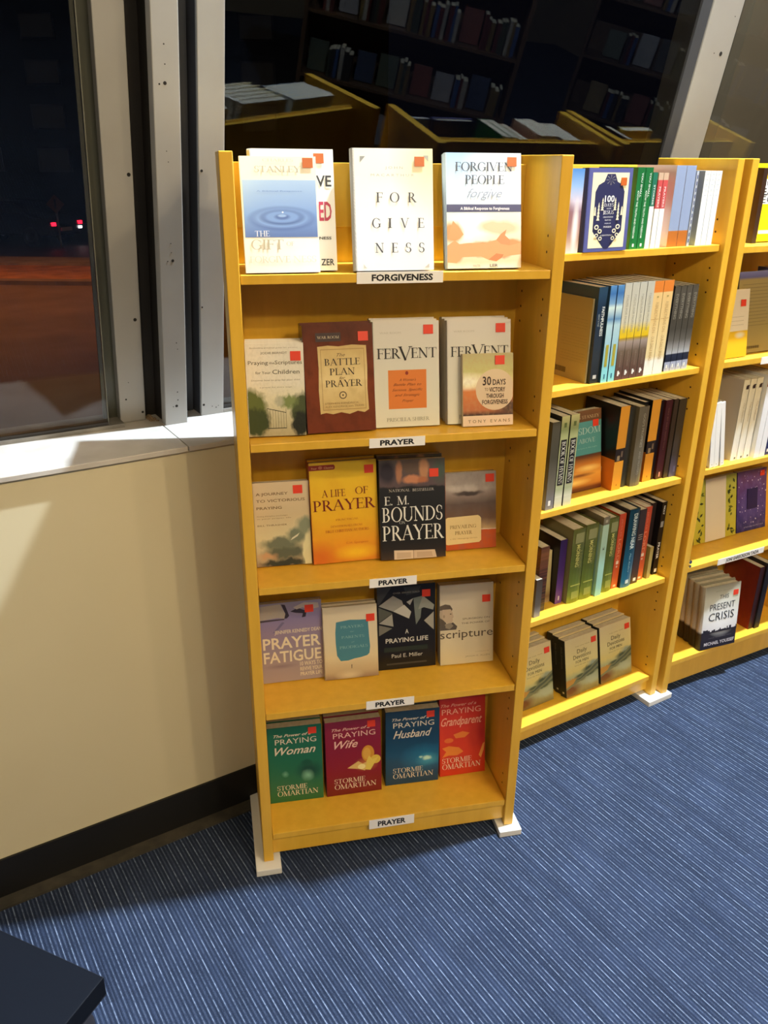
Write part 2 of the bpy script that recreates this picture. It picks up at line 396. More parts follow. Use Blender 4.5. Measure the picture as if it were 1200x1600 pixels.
ORD = ['second', 'third', 'fourth', 'fifth', 'sixth', 'seventh', 'eighth']
def stack(proto, n, T, lean, k, yaw, what, group, gap=.0006, shift=0):
    """n more copies leaning behind the front one"""
    t = UNIT[k][2] + yaw
    for i in range(1, n + 1):
        c = copy_tree(proto); s = i * (T + gap) / cos(lean)
        c.location = proto.location + Vector((-sin(t), cos(t), 0)) * s + Vector((cos(t), sin(t), 0)) * shift * i
        c['label'] = f'copy of {what}, {ORD[i-1]} in its stack'; c['group'] = group
        for ch in list(c.children):     # stickers and lettering hidden behind the book in front
            if ch.name.split('.')[0] in ('price_sticker', 'title_lettering', 'cover_picture'): bpy.data.objects.remove(ch)

# ---------------------------------------------------------------- structure
# carpet
floor = empty('floor'); 
CT = carpet_mat(); tag(floor, kind='structure')
SD = radians(-56)    # rib direction
slab = MB(); slab.box(-3.2, 9.2, -8.2, .3, -.12, -.004, fn=wp); sl = slab.build('subfloor', flat((60, 60, 66), .9), floor)
tile = MB(); tile.box(-.2497, .2497, -.2497, .2497, -.004, 0)
tm = None; cnt = 0
for i in range(-4, 10):
    for j in range(-8, 8):
        cx, cy = i * .5, j * .5
        x = .2 + cx * cos(SD) - cy * sin(SD); y = 1.4 + cx * sin(SD) + cy * cos(SD)
        e_ = (Vector((x, y, 0)) - W0).dot(EW); n_ = (Vector((x, y, 0)) - W0).dot(NW)
        if n_ > .3 or y < .2 or y > 4.2 or x < -2 or x > 3.2: continue
        if tm is None:
            o = tile.build('carpet_tile', CT, floor); tm = o.data
        else:
            o = bpy.data.objects.new('carpet_tile', tm); COL.objects.link(o); o.parent = floor
        o.location = (x, y, 0); o.rotation_euler = (0, 0, SD); cnt += 1
RI = Matrix.Rotation(-SD, 3, 'Z')
rest = MB(); rest.box(-3.2, 9.2, -8.2, .3, -.0042, -.0006, fn=lambda e, n, z: RI @ wp(e, n, z)); ro = rest.build('far_carpet', CT, floor); ro.rotation_euler = (0, 0, SD)

WALLP = noisy((216, 205, 172), (208, 196, 162), 1.6, .75, .03, 'cream_paint')
mb = MB(); mb.box(-3, 9, 0, .30, -.1, 1.046, fn=wp); wall = mb.build('wall_window_side', WALLP); tag(wall, kind='structure')
# sill of cast stone slabs, joints between
sill = empty('trim_1'); tag(sill, kind='structure')
SILLM = noisy((206, 200, 192), (178, 170, 160), 9, .45, .05, 'speckled_sill_stone')
ej = [-3, -1.7, -.5, .135, .6, .76, 1.9, 3.1, 4.3, 5.6, 9]
for a, b in ((-3, -1.9), (-1.9, -.62), (-.62, .655), (.655, 1.93), (1.93, 3.2), (3.2, 4.6), (4.6, 9)):
    m_ = MB(); m_.box(a + .001, b - .001, -.012, .31, 1.046, 1.058, fn=wp); m_.build('sill_slab', SILLM, sill, .0015)
bb = MB(); bb.box(-3, 9, -.006, 0, 0, .115, fn=wp); o = bb.build('baseboard_window_side', noisy((14, 13, 13), (22, 20, 19), 5, .6, name='black_rubber')); tag(o, kind='structure')
bb = MB(); bb.box(-3, 9, -.042, -.006, 0, .006, fn=wp); o = bb.build('trim_2', noisy((50, 46, 38), (70, 64, 52), 30, .8, name='carpet_edge')); tag(o, kind='structure')
# other walls, ceiling
DW = noisy((120, 112, 96), (108, 100, 86), 1.2, .8, name='shop_wall_paint')
for nm, bx in (('wall_left', (-3.2, -3, -8, .4)), ('wall_right', (9, 9.2, -8, .4)), ('wall_back', (-3.2, 9.2, -8.2, -8))):
    m_ = MB(); m_.box(bx[0], bx[1], bx[2], bx[3], -.1, 4.7, fn=wp); o = m_.build(nm, DW); tag(o, kind='structure')
m_ = MB(); m_.box(-3.2, 9.2, -8.2, .4, 4.6, 4.7, fn=wp); o = m_.build('ceiling', flat((70, 68, 64), .9)); tag(o, kind='structure')

# leaning window: q is the offset towards the room from the glass foot line, s the height
TA = math.tan(radians(11))
def tp(e, n, z): return wp(e, n - (z - 1.058) * TA, z)
win = empty('window_1'); tag(win, kind='structure')
GL = glass_mat()
ALU = noisy((164, 162, 158), (148, 144, 138), 3, .42, .03, 'brushed_white_aluminium')
BRZ = noisy((30, 27, 24), (48, 42, 36), 6, .6, .1, 'dark_bronze')
GRYF = noisy((70, 72, 78), (58, 60, 66), 6, .5, name='grey_gasket')
def tbox(e0, e1, n0, n1, z0, z1, name, mat, bevel=0, par=win):
    m_ = MB(); m_.box(e0, e1, n0, n1, z0, z1, fn=tp); return m_.build(name, mat, par, bevel)
for a, b in ((-3, .5365), (.819, 2.166), (2.327, 3.70), (3.82, 5.2), (5.32, 9)):
    tbox(a, b, .212, .218, 1.062, 4.6, 'glass_pane', GL)
tbox(-3, .572, .200, .30, 1.058, 1.068, 'bottom_rail', noisy((150, 146, 138), (96, 90, 82), 14, .5, name='worn_aluminium'))
tbox(.82, 9, .200, .30, 1.058, 1.068, 'bottom_rail', noisy((150, 146, 138), (96, 90, 82), 14, .5, name='worn_aluminium'))
tbox(-3, .536, .204, .2115, 1.068, 1.076, 'bottom_gasket', BRZ); tbox(.82, 9, .204, .2115, 1.068, 1.076, 'bottom_gasket', BRZ)
# jamb strip beside the first post; olive grey mixes frame and painted reflection
tbox(.5385, .572, .262, .267, 1.066, 4.6, 'jamb_strip', noisy((74, 74, 62), (62, 62, 52), 4, .35, name='olive_grey_jamb'))
tbox(.5366, .5382, .209, .221, 1.066, 4.6, 'pane_edge', noisy((120, 118, 104), (104, 102, 90), 6, .4, name='pane_edge_glint'))  # bright glass edge and its reflection, painted as a thin strip
tbox(.572, .633, .235, .30, 1.058, 4.6, 'post', ALU, .002)
tbox(.633, .667, .270, .30, 1.058, 4.6, 'recess_panel', BRZ)
tbox(.660, .714, .165, .195, 1.052, 4.6, 'post', ALU, .002)
tbox(.667, .714, .195, .30, 1.058, 4.6, 'post_core', BRZ)
tbox(.714, .762, .262, .30, 1.058, 4.6, 'recess_panel', GRYF)
tbox(.762, .820, .200, .212, 1.056, 4.6, 'post', ALU, .002)
tbox(.765, .818, .212, .30, 1.058, 4.6, 'post_core', GRYF)
tbox(2.205, 2.327, .200, .225, 1.058, 4.6, 'post', ALU, .002)
tbox(2.21, 2.32, .225, .30, 1.058, 4.6, 'post_core', GRYF)
tbox(2.167, 2.205, .205, .28, 1.066, 4.6, 'jamb_strip', GRYF)
tbox(3.70, 3.82, .200, .30, 1.058, 4.6, 'post', ALU, .002); tbox(5.2, 5.32, .200, .30, 1.058, 4.6, 'post', ALU, .002)
# screw holes in the posts: dark little plugs
def holes(L, n, name):
    g = MB()
    for e, z, r in L:
        g.cyl(tp(e, n + .0002, z), -NW - Vector((0, 0, TA)), r, .0006, 10)
    g.build(name, flat((30, 26, 22), .9), win)
holes([(.684, 1.845, .0014), (.685, 1.812, .0012), (.684, 1.78, .0035), (.673, 1.778, .0018), (.683, 1.66, .001), (.686, 1.64, .001), (.686, 1.48, .001), (.6865, 1.461, .001), (.689, 1.444, .0032), (.678, 1.443, .0012), (.692, 1.26, .0012), (.694, 1.245, .001), (.691, 1.14, .0014), (.6915, 1.12, .0014), (.688, 1.105, .0034), (.68, 1.104, .0012)], .165, 'screw_holes')
holes([(.624, 1.615, .004), (.620, 1.309, .004), (.626, 1.08, .003), (.588, 1.118, .0022), (.596, 1.16, .001)], .235, 'screw_holes')
holes([(.7685, 1.623, .003), (.7665, 1.331, .002), (.768, 1.087, .003), (.79, 1.08, .0012), (.8, 1.076, .0014), (.806, 1.08, .001)], .200, 'screw_holes')
holes([(2.29, 1.93, .006), (2.262, 1.93, .0016), (2.305, 2.02, .0014)], .200, 'screw_holes')
rust = MB()
for i in range(26):
    e = random.uniform(.638, .655); n = random.uniform(.21, .27); r = random.uniform(.002, .006)
    rust.cyl(wp(e, n, 1.058), (0, 0, 1), r, random.uniform(.001, .006), 6, r2=r * .5)
o = rust.build('debris', noisy((88, 58, 38), (160, 136, 104), 60, .9, name='rusty_debris')); tag(o, 'rusty brown crumbs of dirt on the sill between the first two posts', 'dirt', kind='stuff')

# ---------------------------------------------------------------- bookcases
FOOT = flat((232, 230, 224), .55, name='white_block')
def bookcase(k, label):
    x, y, t = UNIT[k]; z0 = .020
    r = empty('bookcase', (x, y, 0), (0, 0, t)); tag(r, label, 'bookcase', 'maple bookcases along the window wall')
    for u in (0, W - PT):
        m_ = MB(); m_.box(u, u + PT, 0, D2, z0, H); m_.build('side_panel', WOOD, r, .0018)
    m_ = MB(); m_.box(PT, W - PT, D, D + .012, z0 + .02, H - .022); m_.build('back_panel', WOOD, r)
    m_ = MB(); m_.box(PT, W - PT, D - .004, D, H - .14, H - .018); m_.build('top_rail', WOOD, r, .001)
    for i, z in enumerate(SH[k]):
        m_ = MB(); m_.box(PT + .0012, W - PT - .0012, SF[k], D, z - .0175, z); m_.build('shelf', WOOD, r, .0012)
    zb = SH[k][4] - .0175
    m_ = MB(); m_.box(PT, W - PT, SF[k] + .008, SF[k] + .024, .034, zb); m_.build('kick_board', WOOD, r, .001)
    # peg holes inside both side panels
    g = MB()
    for s, uu in ((1, PT), (-1, W - PT)):
        for zs in SH[k]:
            for dz in (.062, .031, -.062, -.094, -.126):
                if .1 < zs + dz < H - .1: g.cyl((uu, .036, zs + dz), (s, 0, 0), .0028, .0003, 8)
                if .1 < zs + dz < H - .1 and dz < 0: g.cyl((uu, .155, zs + dz), (s, 0, 0), .0028, .0003, 8)
    o = g.build('peg_holes', flat((70, 36, 10), .9), r); o['kind'] = 'stuff'
    return r
bc1 = bookcase(1, 'nearest maple bookcase standing beside the cream wall, book covers facing out')
bc2 = bookcase(2, 'middle maple bookcase, half hidden behind the nearest one, mostly book spines')
bc3 = bookcase(3, 'rightmost maple bookcase, cut off by the right picture edge')
def foot(par, u0, u1, d0, d1, h=.019):
    m_ = MB(); m_.box(u0, u1, d0, d1, 0, h); m_.build('foot_block', FOOT, par, .002)
foot(bc1, -.021, .042, -.026, .262); foot(bc1, .617, .678, -.022, .255); foot(bc2, .605, .712, -.026, .262); foot(bc2, -.02, .05, -.02, .262)
foot(bc3, .6, .68, -.02, .262)
# a small metal shelf clip on the third bookcase
m_ = MB(); m_.cyl((.028, -.002, SH[3][3] + .026), (0, 1, 0), .006, .006, 12); m_.cyl((.028, -.003, SH[3][3] + .012), (0, 1, 0), .0045, .006, 12); m_.build('metal_clip', flat((200, 200, 196), .25, 1), bc3)

LBL = flat((253, 249, 244), .4, name='label_card')
def shelf_label(par, k, sh, u0, u1, txt, hgt=.0215, tilt=0, mat=LBL, dz=-.001):
    z = SH[k][sh] + dz; d = SF[k] - .0012
    m_ = MB(); m_.box(u0, u1, d, d + .001, z - hgt, z); lb = m_.build('shelf_label', mat, par)
    g = MB(); cx = (u1 - u0); v, f = text2d(txt, u0 + cx * (.19 if len(txt) < 8 else .17), u1 - cx * (.19 if len(txt) < 8 else .12), z - hgt * .76, hgt * .52, 'B')
    g.v = [(a, d - .0004, b) for a, b in v]; g.f = list(f); g.m = [0] * len(f); o = g.build('lettering', BLACKM, lb); o['kind'] = 'stuff'
# world positions of labels along the shelf
shelf_label(bc1, 1, 0, .243, .4125, 'FORGIVENESS', .0215, dz=.002)
shelf_label(bc1, 1, 1, .268, .3865, 'PRAYER', .0205)
shelf_label(bc1, 1, 2, .269, .377, 'PRAYER', .022)
shelf_label(bc1, 1, 3, .262, .379, 'PRAYER', .0235, dz=.003)
shelf_label(bc1, 1, 4, .270, .388, 'PRAYER', .029)
shelf_label(bc3, 3, 3, .167, .385, 'JONI EARECKSON TADA', .021)
m_ = MB(); m_.box(.189, .36, SF[3] - .0012, SF[3], SH[3][1] - .021, SH[3][1]); m_.build('shelf_label', LBL, bc3)

# ---------------------------------------------------------------- first bookcase: face-out books
def face(nm, k, sh, T, u, d, yaw, lean, w, h, label, group, copies=0, what=None, shift=0, **kw):
    b = make_book(w, h, T, **kw); faceout(b, k, sh, u, d, yaw, lean, T)
    tag(b, label, 'book', group)
    if copies: stack(b, copies, T, lean, k, yaw, what, group, shift=shift)
    return b
CR = (245, 240, 228)
# shelf 1 (top)
g1 = 'covers facing out on the top shelf of the nearest bookcase'
front = imgmat([(0, (246, 238, 220)), (.9, (246, 238, 218))], [(.9, .1, .9, .5, (255, 252, 246), .9)])
blue = imgmat([(.30, (84, 112, 170)), (.5, (120, 156, 210)), (.8, (168, 196, 228))], [(.52, .47, .48, .115, (70, 98, 160), .35), (.52, .475, .42, .095, (128, 162, 212), .25), (.52, .48, .33, .075, (62, 92, 152), .3), (.52, .485, .28, .06, (122, 156, 208), .3), (.52, .485, .12, .03, (80, 110, 170), .4), (.52, .495, .07, .015, (150, 180, 220), .4)], warp=.0)
face('gift', 1, 0, .014, .0368, .0085, -.004, .1935, .1381, .2026, 'cream paperback with blue water ripple picture, at the left end of the top shelf', g1,
     front=front, sticker=(.89, .945, 1), art=[('rect', (.02, .985, .31, .80), blue), ('ell', (.53, .525, .012, .008), (235, 240, 250))],
     texts=[('CHARLES', .3, .7, .955, .024, (222, 208, 180), 'r'), ('STANLEY', .19, .80, .865, .052, (190, 178, 150), 'r'), ('A Biblical Response', .2, .8, .70, .012, (118, 146, 196), 's'),
            ('THE', .15, .34, .318, .048, (240, 240, 240), 'r'), ('GIFT', .09, .52, .205, .085, (196, 182, 150), 'r'), ('OF', .56, .66, .235, .035, (214, 202, 172), 'r'), ('FORGIVE', .06, .60, .09, .055, (226, 216, 190), 'r'), ('NESS', .64, .95, .09, .055, (238, 230, 210), 'r')])
face('ve', 1, 0, .016, .0575, .0265, -.002, .1891, .1525, .2150, 'white paperback with big black and red capitals, behind the water ripple cover', g1, 5, 'the white paperback lettered in black and red',
     front=WHITE, sticker=(.82, .925, 1), texts=[('FORGIVE', .1, .955, .745, .075, (34, 38, 48), 'b'), ('FORGIVEN', .05, .97, .455, .15, (178, 40, 78), 'b'), ('FORGIVENESS', .45, .95, .288, .028, (40, 40, 44), 's'), ('TUTZER', .55, .965, .05, .05, (50, 50, 54), 'b')][:0] +
     [('VE', .78, .965, .70, .085, (34, 38, 48), 'b'), ('ED', .80, .955, .42, .15, (178, 40, 78), 'b'), ('NESS', .79, .94, .262, .022, (40, 40, 44), 'b'), ('ZER', .80, .965, .045, .052, (50, 50, 54), 'b')])
fm = imgmat([(0, (250, 246, 238)), (1, (248, 242, 226))], [(.98, .9, .55, .5, (240, 226, 176), .9), (.2, .2, .9, .6, (253, 251, 247), .8)])
face('forgiveness', 1, 0, .022, .242, .0045, -.006, .1791, .1518, .2165, 'white hardback with widely spaced grey capitals, middle of the top shelf', g1, 4, 'the white book with widely spaced grey capitals', .0052,
     front=fm, side=flat((206, 204, 200), .5), hard=True, sticker=(.83, .895, 1),
     art=[('poly', [(.09, .935), (.155, .935), (.09, .885)], (150, 150, 146)), ('poly', [(.875, .945), (.945, .945), (.945, .895)], (176, 172, 158)), ('poly', [(.1, .055), (.14, .02), (.1, .02)], (214, 210, 200)), ('poly', [(.94, .055), (.88, .02), (.94, .02)], (206, 196, 180))],
     texts=[('J O H N', .40, .62, .835, .02, (178, 172, 156), 's'), ('M A C A R T H U R', .22, .76, .775, .02, (186, 180, 162), 's'),
            ('F', .28, .36, .565, .08, (60, 60, 64), 'r'), ('O', .45, .57, .565, .08, (60, 60, 64), 'r'), ('R', .68, .79, .565, .08, (60, 60, 64), 'r'),
            ('G', .22, .33, .355, .08, (60, 60, 64), 'r'), ('I', .42, .47, .355, .08, (60, 60, 64), 'r'), ('V', .58, .69, .355, .08, (60, 60, 64), 'r'), ('E', .80, .88, .355, .08, (60, 60, 64), 'r'),
            ('N', .25, .36, .15, .08, (60, 60, 64), 'r'), ('E', .46, .54, .15, .08, (60, 60, 64), 'r'), ('S', .64, .71, .15, .08, (60, 60, 64), 'r'), ('S', .81, .88, .15, .08, (60, 60, 64), 'r')])
sky = imgmat([(.5, (214, 228, 240)), (.75, (186, 212, 238)), (1, (150, 192, 232))], [(.95, .8, .8, .5, (236, 240, 244), .9)])
hands = imgmat([(0, (226, 214, 196)), (.06, (236, 200, 160)), (.49, (246, 232, 206))], [(.28, .36, .4, .2, (255, 250, 230), .7), (.08, .32, .16, .11, (204, 142, 84), .4), (.7, .36, .34, .07, (226, 190, 150), .4), (.5, .17, .42, .075, (216, 132, 74), .35), (.1, .14, .14, .1, (196, 110, 60), .4), (.85, .2, .3, .07, (206, 138, 84), .35), (.7, .12, .2, .05, (188, 104, 56), .5)], warp=.06, wscale=6)
face('people', 1, 0, .018, .425, .016, .0028, .2056, .1506, .212, 'light blue paperback with clasped hands and a navy band, right on the top shelf', g1, 4, 'the light blue paperback with the navy band', .0046,
     front=sky, side=flat((206, 220, 234), .4), sticker=(.875, .925, 1),
     art=[('rect', (0.0, 1, 0, .49), hands), ('poly', [(0, .20), (.10, .25), (.16, .215), (.3, .225), (.5, .22), (.66, .25), (.72, .215), (.84, .20), (1, .225), (1, .12), (.86, .11), (.74, .095), (.66, .06), (.55, .075), (.45, .105), (.2, .10), (.12, .05), (0, .055)], (226, 150, 96)), ('poly', [(.66, .25), (.72, .30), (.80, .34), (.78, .29), (.86, .24), (.84, .20), (.72, .215)], (206, 132, 82)), ('poly', [(.55, .075), (.66, .13), (.76, .12), (.74, .095), (.66, .06)], (196, 116, 66)), ('poly', [(0, .26), (.08, .42), (.16, .36), (.22, .30), (.16, .26)], (206, 146, 90)), ('rect', (0, 1, .495, .56), (44, 50, 96))],
     texts=[('FORGIVEN', .12, .88, .845, .075, (38, 50, 70), 'r'), ('PEOPLE', .25, .77, .735, .075, (38, 50, 70), 'r'), ('forgive', .27, .74, .62, .075, (150, 160, 176), 'i'), ('A Biblical Response to Forgiveness', .18, .84, .513, .024, (236, 236, 240), 'b'), ('WALTER', .34, .44, .012, .02, (150, 120, 100), 's'), ('LER', .57, .68, .012, .024, (90, 84, 80), 'b')])
# shelf 2
g2 = 'covers facing out on the second shelf of the nearest bookcase'
gate = imgmat([(0, (176, 164, 130)), (.2, (206, 196, 160)), (.42, (228, 220, 190)), (.6, (234, 228, 212)), (1, (232, 226, 212))], [(.05, .3, .32, .24, (98, 108, 52), .3), (.12, .16, .3, .18, (62, 72, 36), .3), (.93, .28, .22, .2, (74, 82, 50), .3), (.9, .13, .17, .16, (34, 36, 28), .3), (.7, .37, .2, .09, (128, 142, 86), .5), (.55, .38, .12, .06, (186, 184, 160), .7)], noise=(22, .08, (90, 98, 62)), warp=.12, wscale=14)
BK = (44, 40, 36)
b = face('scriptures', 1, 1, .02, .0271, .044, -.06, .1793, .1159, .1867, 'small cream paperback with green hedges and a gate, left end of second shelf', g2, 2, 'the small paperback with hedges and a gate',
     front=gate, side=WHITE, sticker=(.86, .86),
     art=[('rect', (.33, .335, .08, .30), (60, 58, 48)), ('rect', (.655, .66, .08, .30), (60, 58, 48)), ('rect', (.33, .66, .082, .09), (60, 58, 48)), ('poly', [(.33, .30), (.66, .25), (.66, .257), (.33, .307)], (60, 58, 48))] + [('rect', (.33 + .047 * i, .334 + .047 * i, .085, .30 - .007 * i), (70, 68, 56)) for i in range(1, 7)],
     texts=[('Bestselling practical guide for parents', .08, .9, .945, .012, (170, 160, 140), 's'), ('JODIE BERNDT', .26, .72, .885, .022, (150, 146, 132), 's'), ('Praying', .04, .38, .775, .04, (120, 112, 92), 's'), ('the', .40, .49, .78, .022, (140, 132, 112), 's'), ('Scriptures', .50, .97, .775, .04, (120, 112, 92), 's'), ('for Your', .16, .42, .675, .028, (130, 122, 102), 's'), ('Children', .45, .92, .672, .045, (104, 104, 84), 's'), ('Discover how to pray for your child', .08, .92, .60, .016, (160, 152, 130), 's'), ('a prayer for every stage', .22, .78, .525, .014, (176, 168, 146), 's')])
brn = imgmat([(0, (112, 52, 30)), (.5, (124, 58, 32)), (1, (92, 44, 26))], noise=(5, .5, (60, 28, 16)), rough=.22)
parch = imgmat([(.18, (206, 176, 112)), (.5, (226, 202, 144)), (.82, (200, 170, 104))], noise=(7, .35, (178, 142, 84)), rough=.4)
rag = [(.20, .80), (.35, .808), (.5, .798), (.7, .81), (.90, .80), (.905, .6), (.895, .4), (.905, .2), (.84, .175), (.74, .19), (.62, .165), (.5, .185), (.38, .17), (.28, .185), (.20, .175), (.19, .4), (.205, .6)]
face('battle', 1, 1, .026, .146, .038, .030, .21, .1445, .218, 'red-brown paperback with a torn parchment panel, second from left on second shelf', g2, 1, 'the red-brown book with the parchment panel',
     front=brn, side=flat((70, 34, 20), .25), sticker=(.86, .885),
     art=[('poly', rag, parch), ('poly', [(.245, .775), (.86, .775), (.86, .768), (.245, .768)], (166, 130, 76)), ('poly', [(.245, .215), (.86, .215), (.86, .208), (.245, .208)], (166, 130, 76)), ('rect', (.238, .245, .208, .775), (166, 130, 76)), ('rect', (.86, .867, .208, .775), (166, 130, 76)), ('rect', (.18, .54, .845, .925), (46, 18, 14)), ('ell', (.535, .345, .055, .036), (96, 74, 44)), ('ell', (.535, .345, .040, .026), (220, 194, 136)), ('ell', (.535, .345, .014, .009), (96, 74, 44))],
     texts=[('WAR ROOM', .205, .515, .872, .024, (196, 176, 150), 'r'), ('The', .47, .59, .705, .03, (96, 70, 40), 'i'), ('BATTLE', .29, .80, .625, .062, (44, 26, 14), 'r'), ('PLAN', .36, .72, .535, .062, (44, 26, 14), 'r'), ('for', .49, .58, .495, .024, (96, 70, 40), 'i'), ('PRAYER', .29, .82, .425, .062, (44, 26, 14), 'r'), ('STEPHEN KENDRICK', .27, .76, .262, .018, (150, 118, 66), 's'), ('ALEX KENDRICK with TRAVIS', .27, .83, .232, .018, (150, 118, 66), 's')])
fv = imgmat([(0, (226, 222, 204)), (.4, (220, 216, 200)), (1, (214, 208, 200))])
def fervent(u, d, yaw, lean, w, h, label, n):
    return face('fervent', 1, 1, .02, u, d, yaw, lean, w, h, label, g2, n, 'the white V-titled paperback, ' + ('right' if u > .4 else 'middle'),
     front=fv, side=flat((196, 192, 184), .4), sticker=(.835, .92),
     art=[('rect', (.215, .80, .175, .545), (222, 126, 50)), ('ell', (.50, .515, .024, .018), (150, 46, 26))],
     texts=[('WAR ROOM', .10, .42, .885, .018, (190, 184, 172), 's'), ('FER', .055, .41, .655, .095, (34, 30, 30), 'r'), ('V', .375, .59, .635, .13, (30, 26, 26), 'r'), ('ENT', .57, .96, .655, .095, (34, 30, 30), 'r'),
            ("A Woman's", .38, .64, .44, .024, (130, 62, 24), 'i'), ('Battle Plan to', .29, .72, .395, .024, (130, 62, 24), 'i'), ('Serious, Specific', .27, .74, .345, .024, (130, 62, 24), 'i'), ('and Strategic', .31, .70, .295, .024, (130, 62, 24), 'i'), ('Prayer', .42, .60, .24, .024, (130, 62, 24), 'i'), ('PRISCILLA SHIRER', .18, .84, .055, .034, (150, 148, 128), 'r')])
fervent(.2915, .058, -.0172, .18, .1405, .2189, 'white paperback with a large V title and orange note, middle of second shelf', 2)
fervent(.4498, .0555, -.0208, .1869, .1401, .2179, 'white paperback with a large V title, partly covered by the small sunset book', 2)
sun = imgmat([(.16, (74, 52, 44)), (.22, (190, 112, 70)), (.5, (222, 130, 66)), (.56, (250, 226, 160)), (.75, (206, 200, 130)), (1, (190, 178, 130))], [(.1, .62, .5, .14, (255, 248, 220), .8), (1, .25, .45, .15, (92, 66, 54), .6)], noise=(14, .3, (200, 160, 110)))
circ = imgmat([(0, (226, 196, 164)), (1, (226, 204, 170))])
ccl = [(.61 + .39 * cos(a), .50 + .275 * sin(a)) for a in [radians(x) for x in range(-75, 80, 10)]]
ccl = [(.64 + .385 * cos(2 * pi * i / 36), .50 + .285 * sin(2 * pi * i / 36)) for i in range(36)]; ccl = [(min(x, .995), z) for x, z in ccl]
face('30days', 1, 1, .012, .479, .0375, -.02, .1961, .1114, .1528, 'small sunset-coloured paperback standing in front of the white one on second shelf', g2,
     front=sun, side=flat((196, 180, 150), .4), sticker=(.73, .905),
     art=[('poly', ccl, circ), ('rect', (.0, 1, 0, .145), (236, 208, 180))],
     texts=[('30', .39, .56, .565, .115, (60, 36, 24), 'b'), ('DAYS', .59, .85, .565, .075, (64, 40, 28), 'b'), ('TO', .43, .50, .485, .04, (110, 80, 60), 's'), ('VICTORY', .52, .84, .47, .06, (70, 44, 32), 'b'), ('THROUGH', .46, .81, .385, .058, (70, 44, 32), 'b'), ('FORGIVENESS', .38, .89, .30, .058, (70, 44, 32), 'b'), ('T O N Y   E V A N S', .10, .94, .045, .042, (120, 92, 50), 's')])
# shelf 3
g3 = 'covers facing out on the third shelf of the nearest bookcase'
mist = imgmat([(0, (150, 128, 104)), (.15, (196, 184, 150)), (.35, (214, 204, 164)), (.6, (208, 190, 154)), (1, (212, 194, 164))], [(.55, .16, .5, .12, (96, 100, 84), .5), (.45, .27, .45, .09, (112, 118, 100), .5), (.75, .36, .25, .1, (120, 128, 108), .5), (.9, .47, .2, .12, (134, 142, 120), .5), (.98, .12, .16, .3, (222, 216, 172), .2), (.5, .03, .5, .06, (56, 60, 52), .4), (.2, .12, .22, .05, (196, 156, 118), .7)], warp=.14, wscale=7)
face('journey', 1, 2, .02, .0295, .0985, -.02, .1904, .1242, .1924, 'beige paperback with grey-green cloudy waves, left end of third shelf', g3,
     front=mist, sticker=(.80, .905), art=[('poly', [(.63, .30), (.66, .33), (.80, .385), (.76, .345), (.68, .315)], (216, 212, 190)), ('poly', [(.88, .0), (.86, .12), (.92, .2), (1, .26), (1, 0)], (220, 212, 168))], texts=[('A JOURNEY', .05, .62, .85, .032, (116, 92, 66), 's'), ('TO VICTORIOUS', .05, .92, .77, .032, (116, 92, 66), 's'), ('PRAYING', .05, .50, .685, .032, (116, 92, 66), 's'), ('Finding Discipline and Delight', .05, .60, .60, .012, (150, 128, 100), 's'), ('in your prayer life', .05, .66, .57, .012, (150, 128, 100), 's'), ('BILL THRASHER', .05, .58, .485, .02, (140, 116, 88), 's'), ('Foreword by a friend', .05, .62, .45, .01, (160, 140, 112), 's')][:5] + [('BILL THRASHER', .05, .58, .485, .02, (140, 116, 88), 's')])
yel = imgmat([(0, (222, 130, 30)), (.2, (236, 160, 34)), (.45, (236, 182, 36)), (1, (232, 194, 42))], [(.65, .09, .4, .09, (248, 196, 40), .8), (.1, .05, .3, .2, (214, 112, 30), .8)], noise=(4, .3, (214, 150, 30)))
face('life', 1, 2, .02, .1565, .087, .0284, .1968, .154, .2328, 'bright yellow-orange paperback with dark red title, second on the third shelf', g3, 1, 'the bright yellow-orange paperback',
     front=yel, side=flat((150, 70, 24), .4), sticker=(.885, .91),
     art=[('rect', (0, .36, .925, .975), (150, 46, 30)), ('ell', (.36, .95, .025, .025), (150, 46, 30)), ('ell', (.17, .95, .03, .016), (196, 120, 90))],
     texts=[('Four', .04, .12, .938, .018, (220, 170, 120), 'b'), ('Classics', .22, .36, .938, .018, (220, 170, 120), 'b'), ('A LIFE', .17, .52, .66, .07, (120, 30, 16), 'r'), ('OF', .67, .86, .67, .07, (120, 30, 16), 'r'), ('PRAYER', .035, .965, .525, .105, (116, 26, 16), 'r'), ('40 PRACTICAL', .36, .70, .42, .018, (190, 110, 30), 'r'), ('DEVOTIONALS FROM', .28, .75, .355, .02, (186, 100, 30), 'r'), ('FIRST CHRISTIAN AUTHORS', .2, .85, .305, .026, (180, 92, 30), 'r'), ('C.H. Spurgeon', .5, .83, .18, .02, (206, 116, 30), 's')])
drk = imgmat([(0, (66, 52, 44)), (.1, (40, 34, 34)), (.2, (26, 25, 28)), (.72, (32, 33, 38)), (.74, (92, 76, 80)), (.9, (88, 76, 84)), (1, (96, 88, 84))], [(.5, .93, .22, .12, (96, 78, 70), .5), (.3, .88, .06, .13, (168, 116, 88), .4), (.68, .9, .09, .14, (182, 132, 98), .4), (.50, .80, .17, .055, (196, 132, 98), .4), (.12, .88, .16, .14, (46, 40, 52), .5), (.92, .88, .14, .16, (72, 86, 78), .7), (.66, .79, .1, .04, (176, 108, 74), .5)], warp=.05, wscale=9)
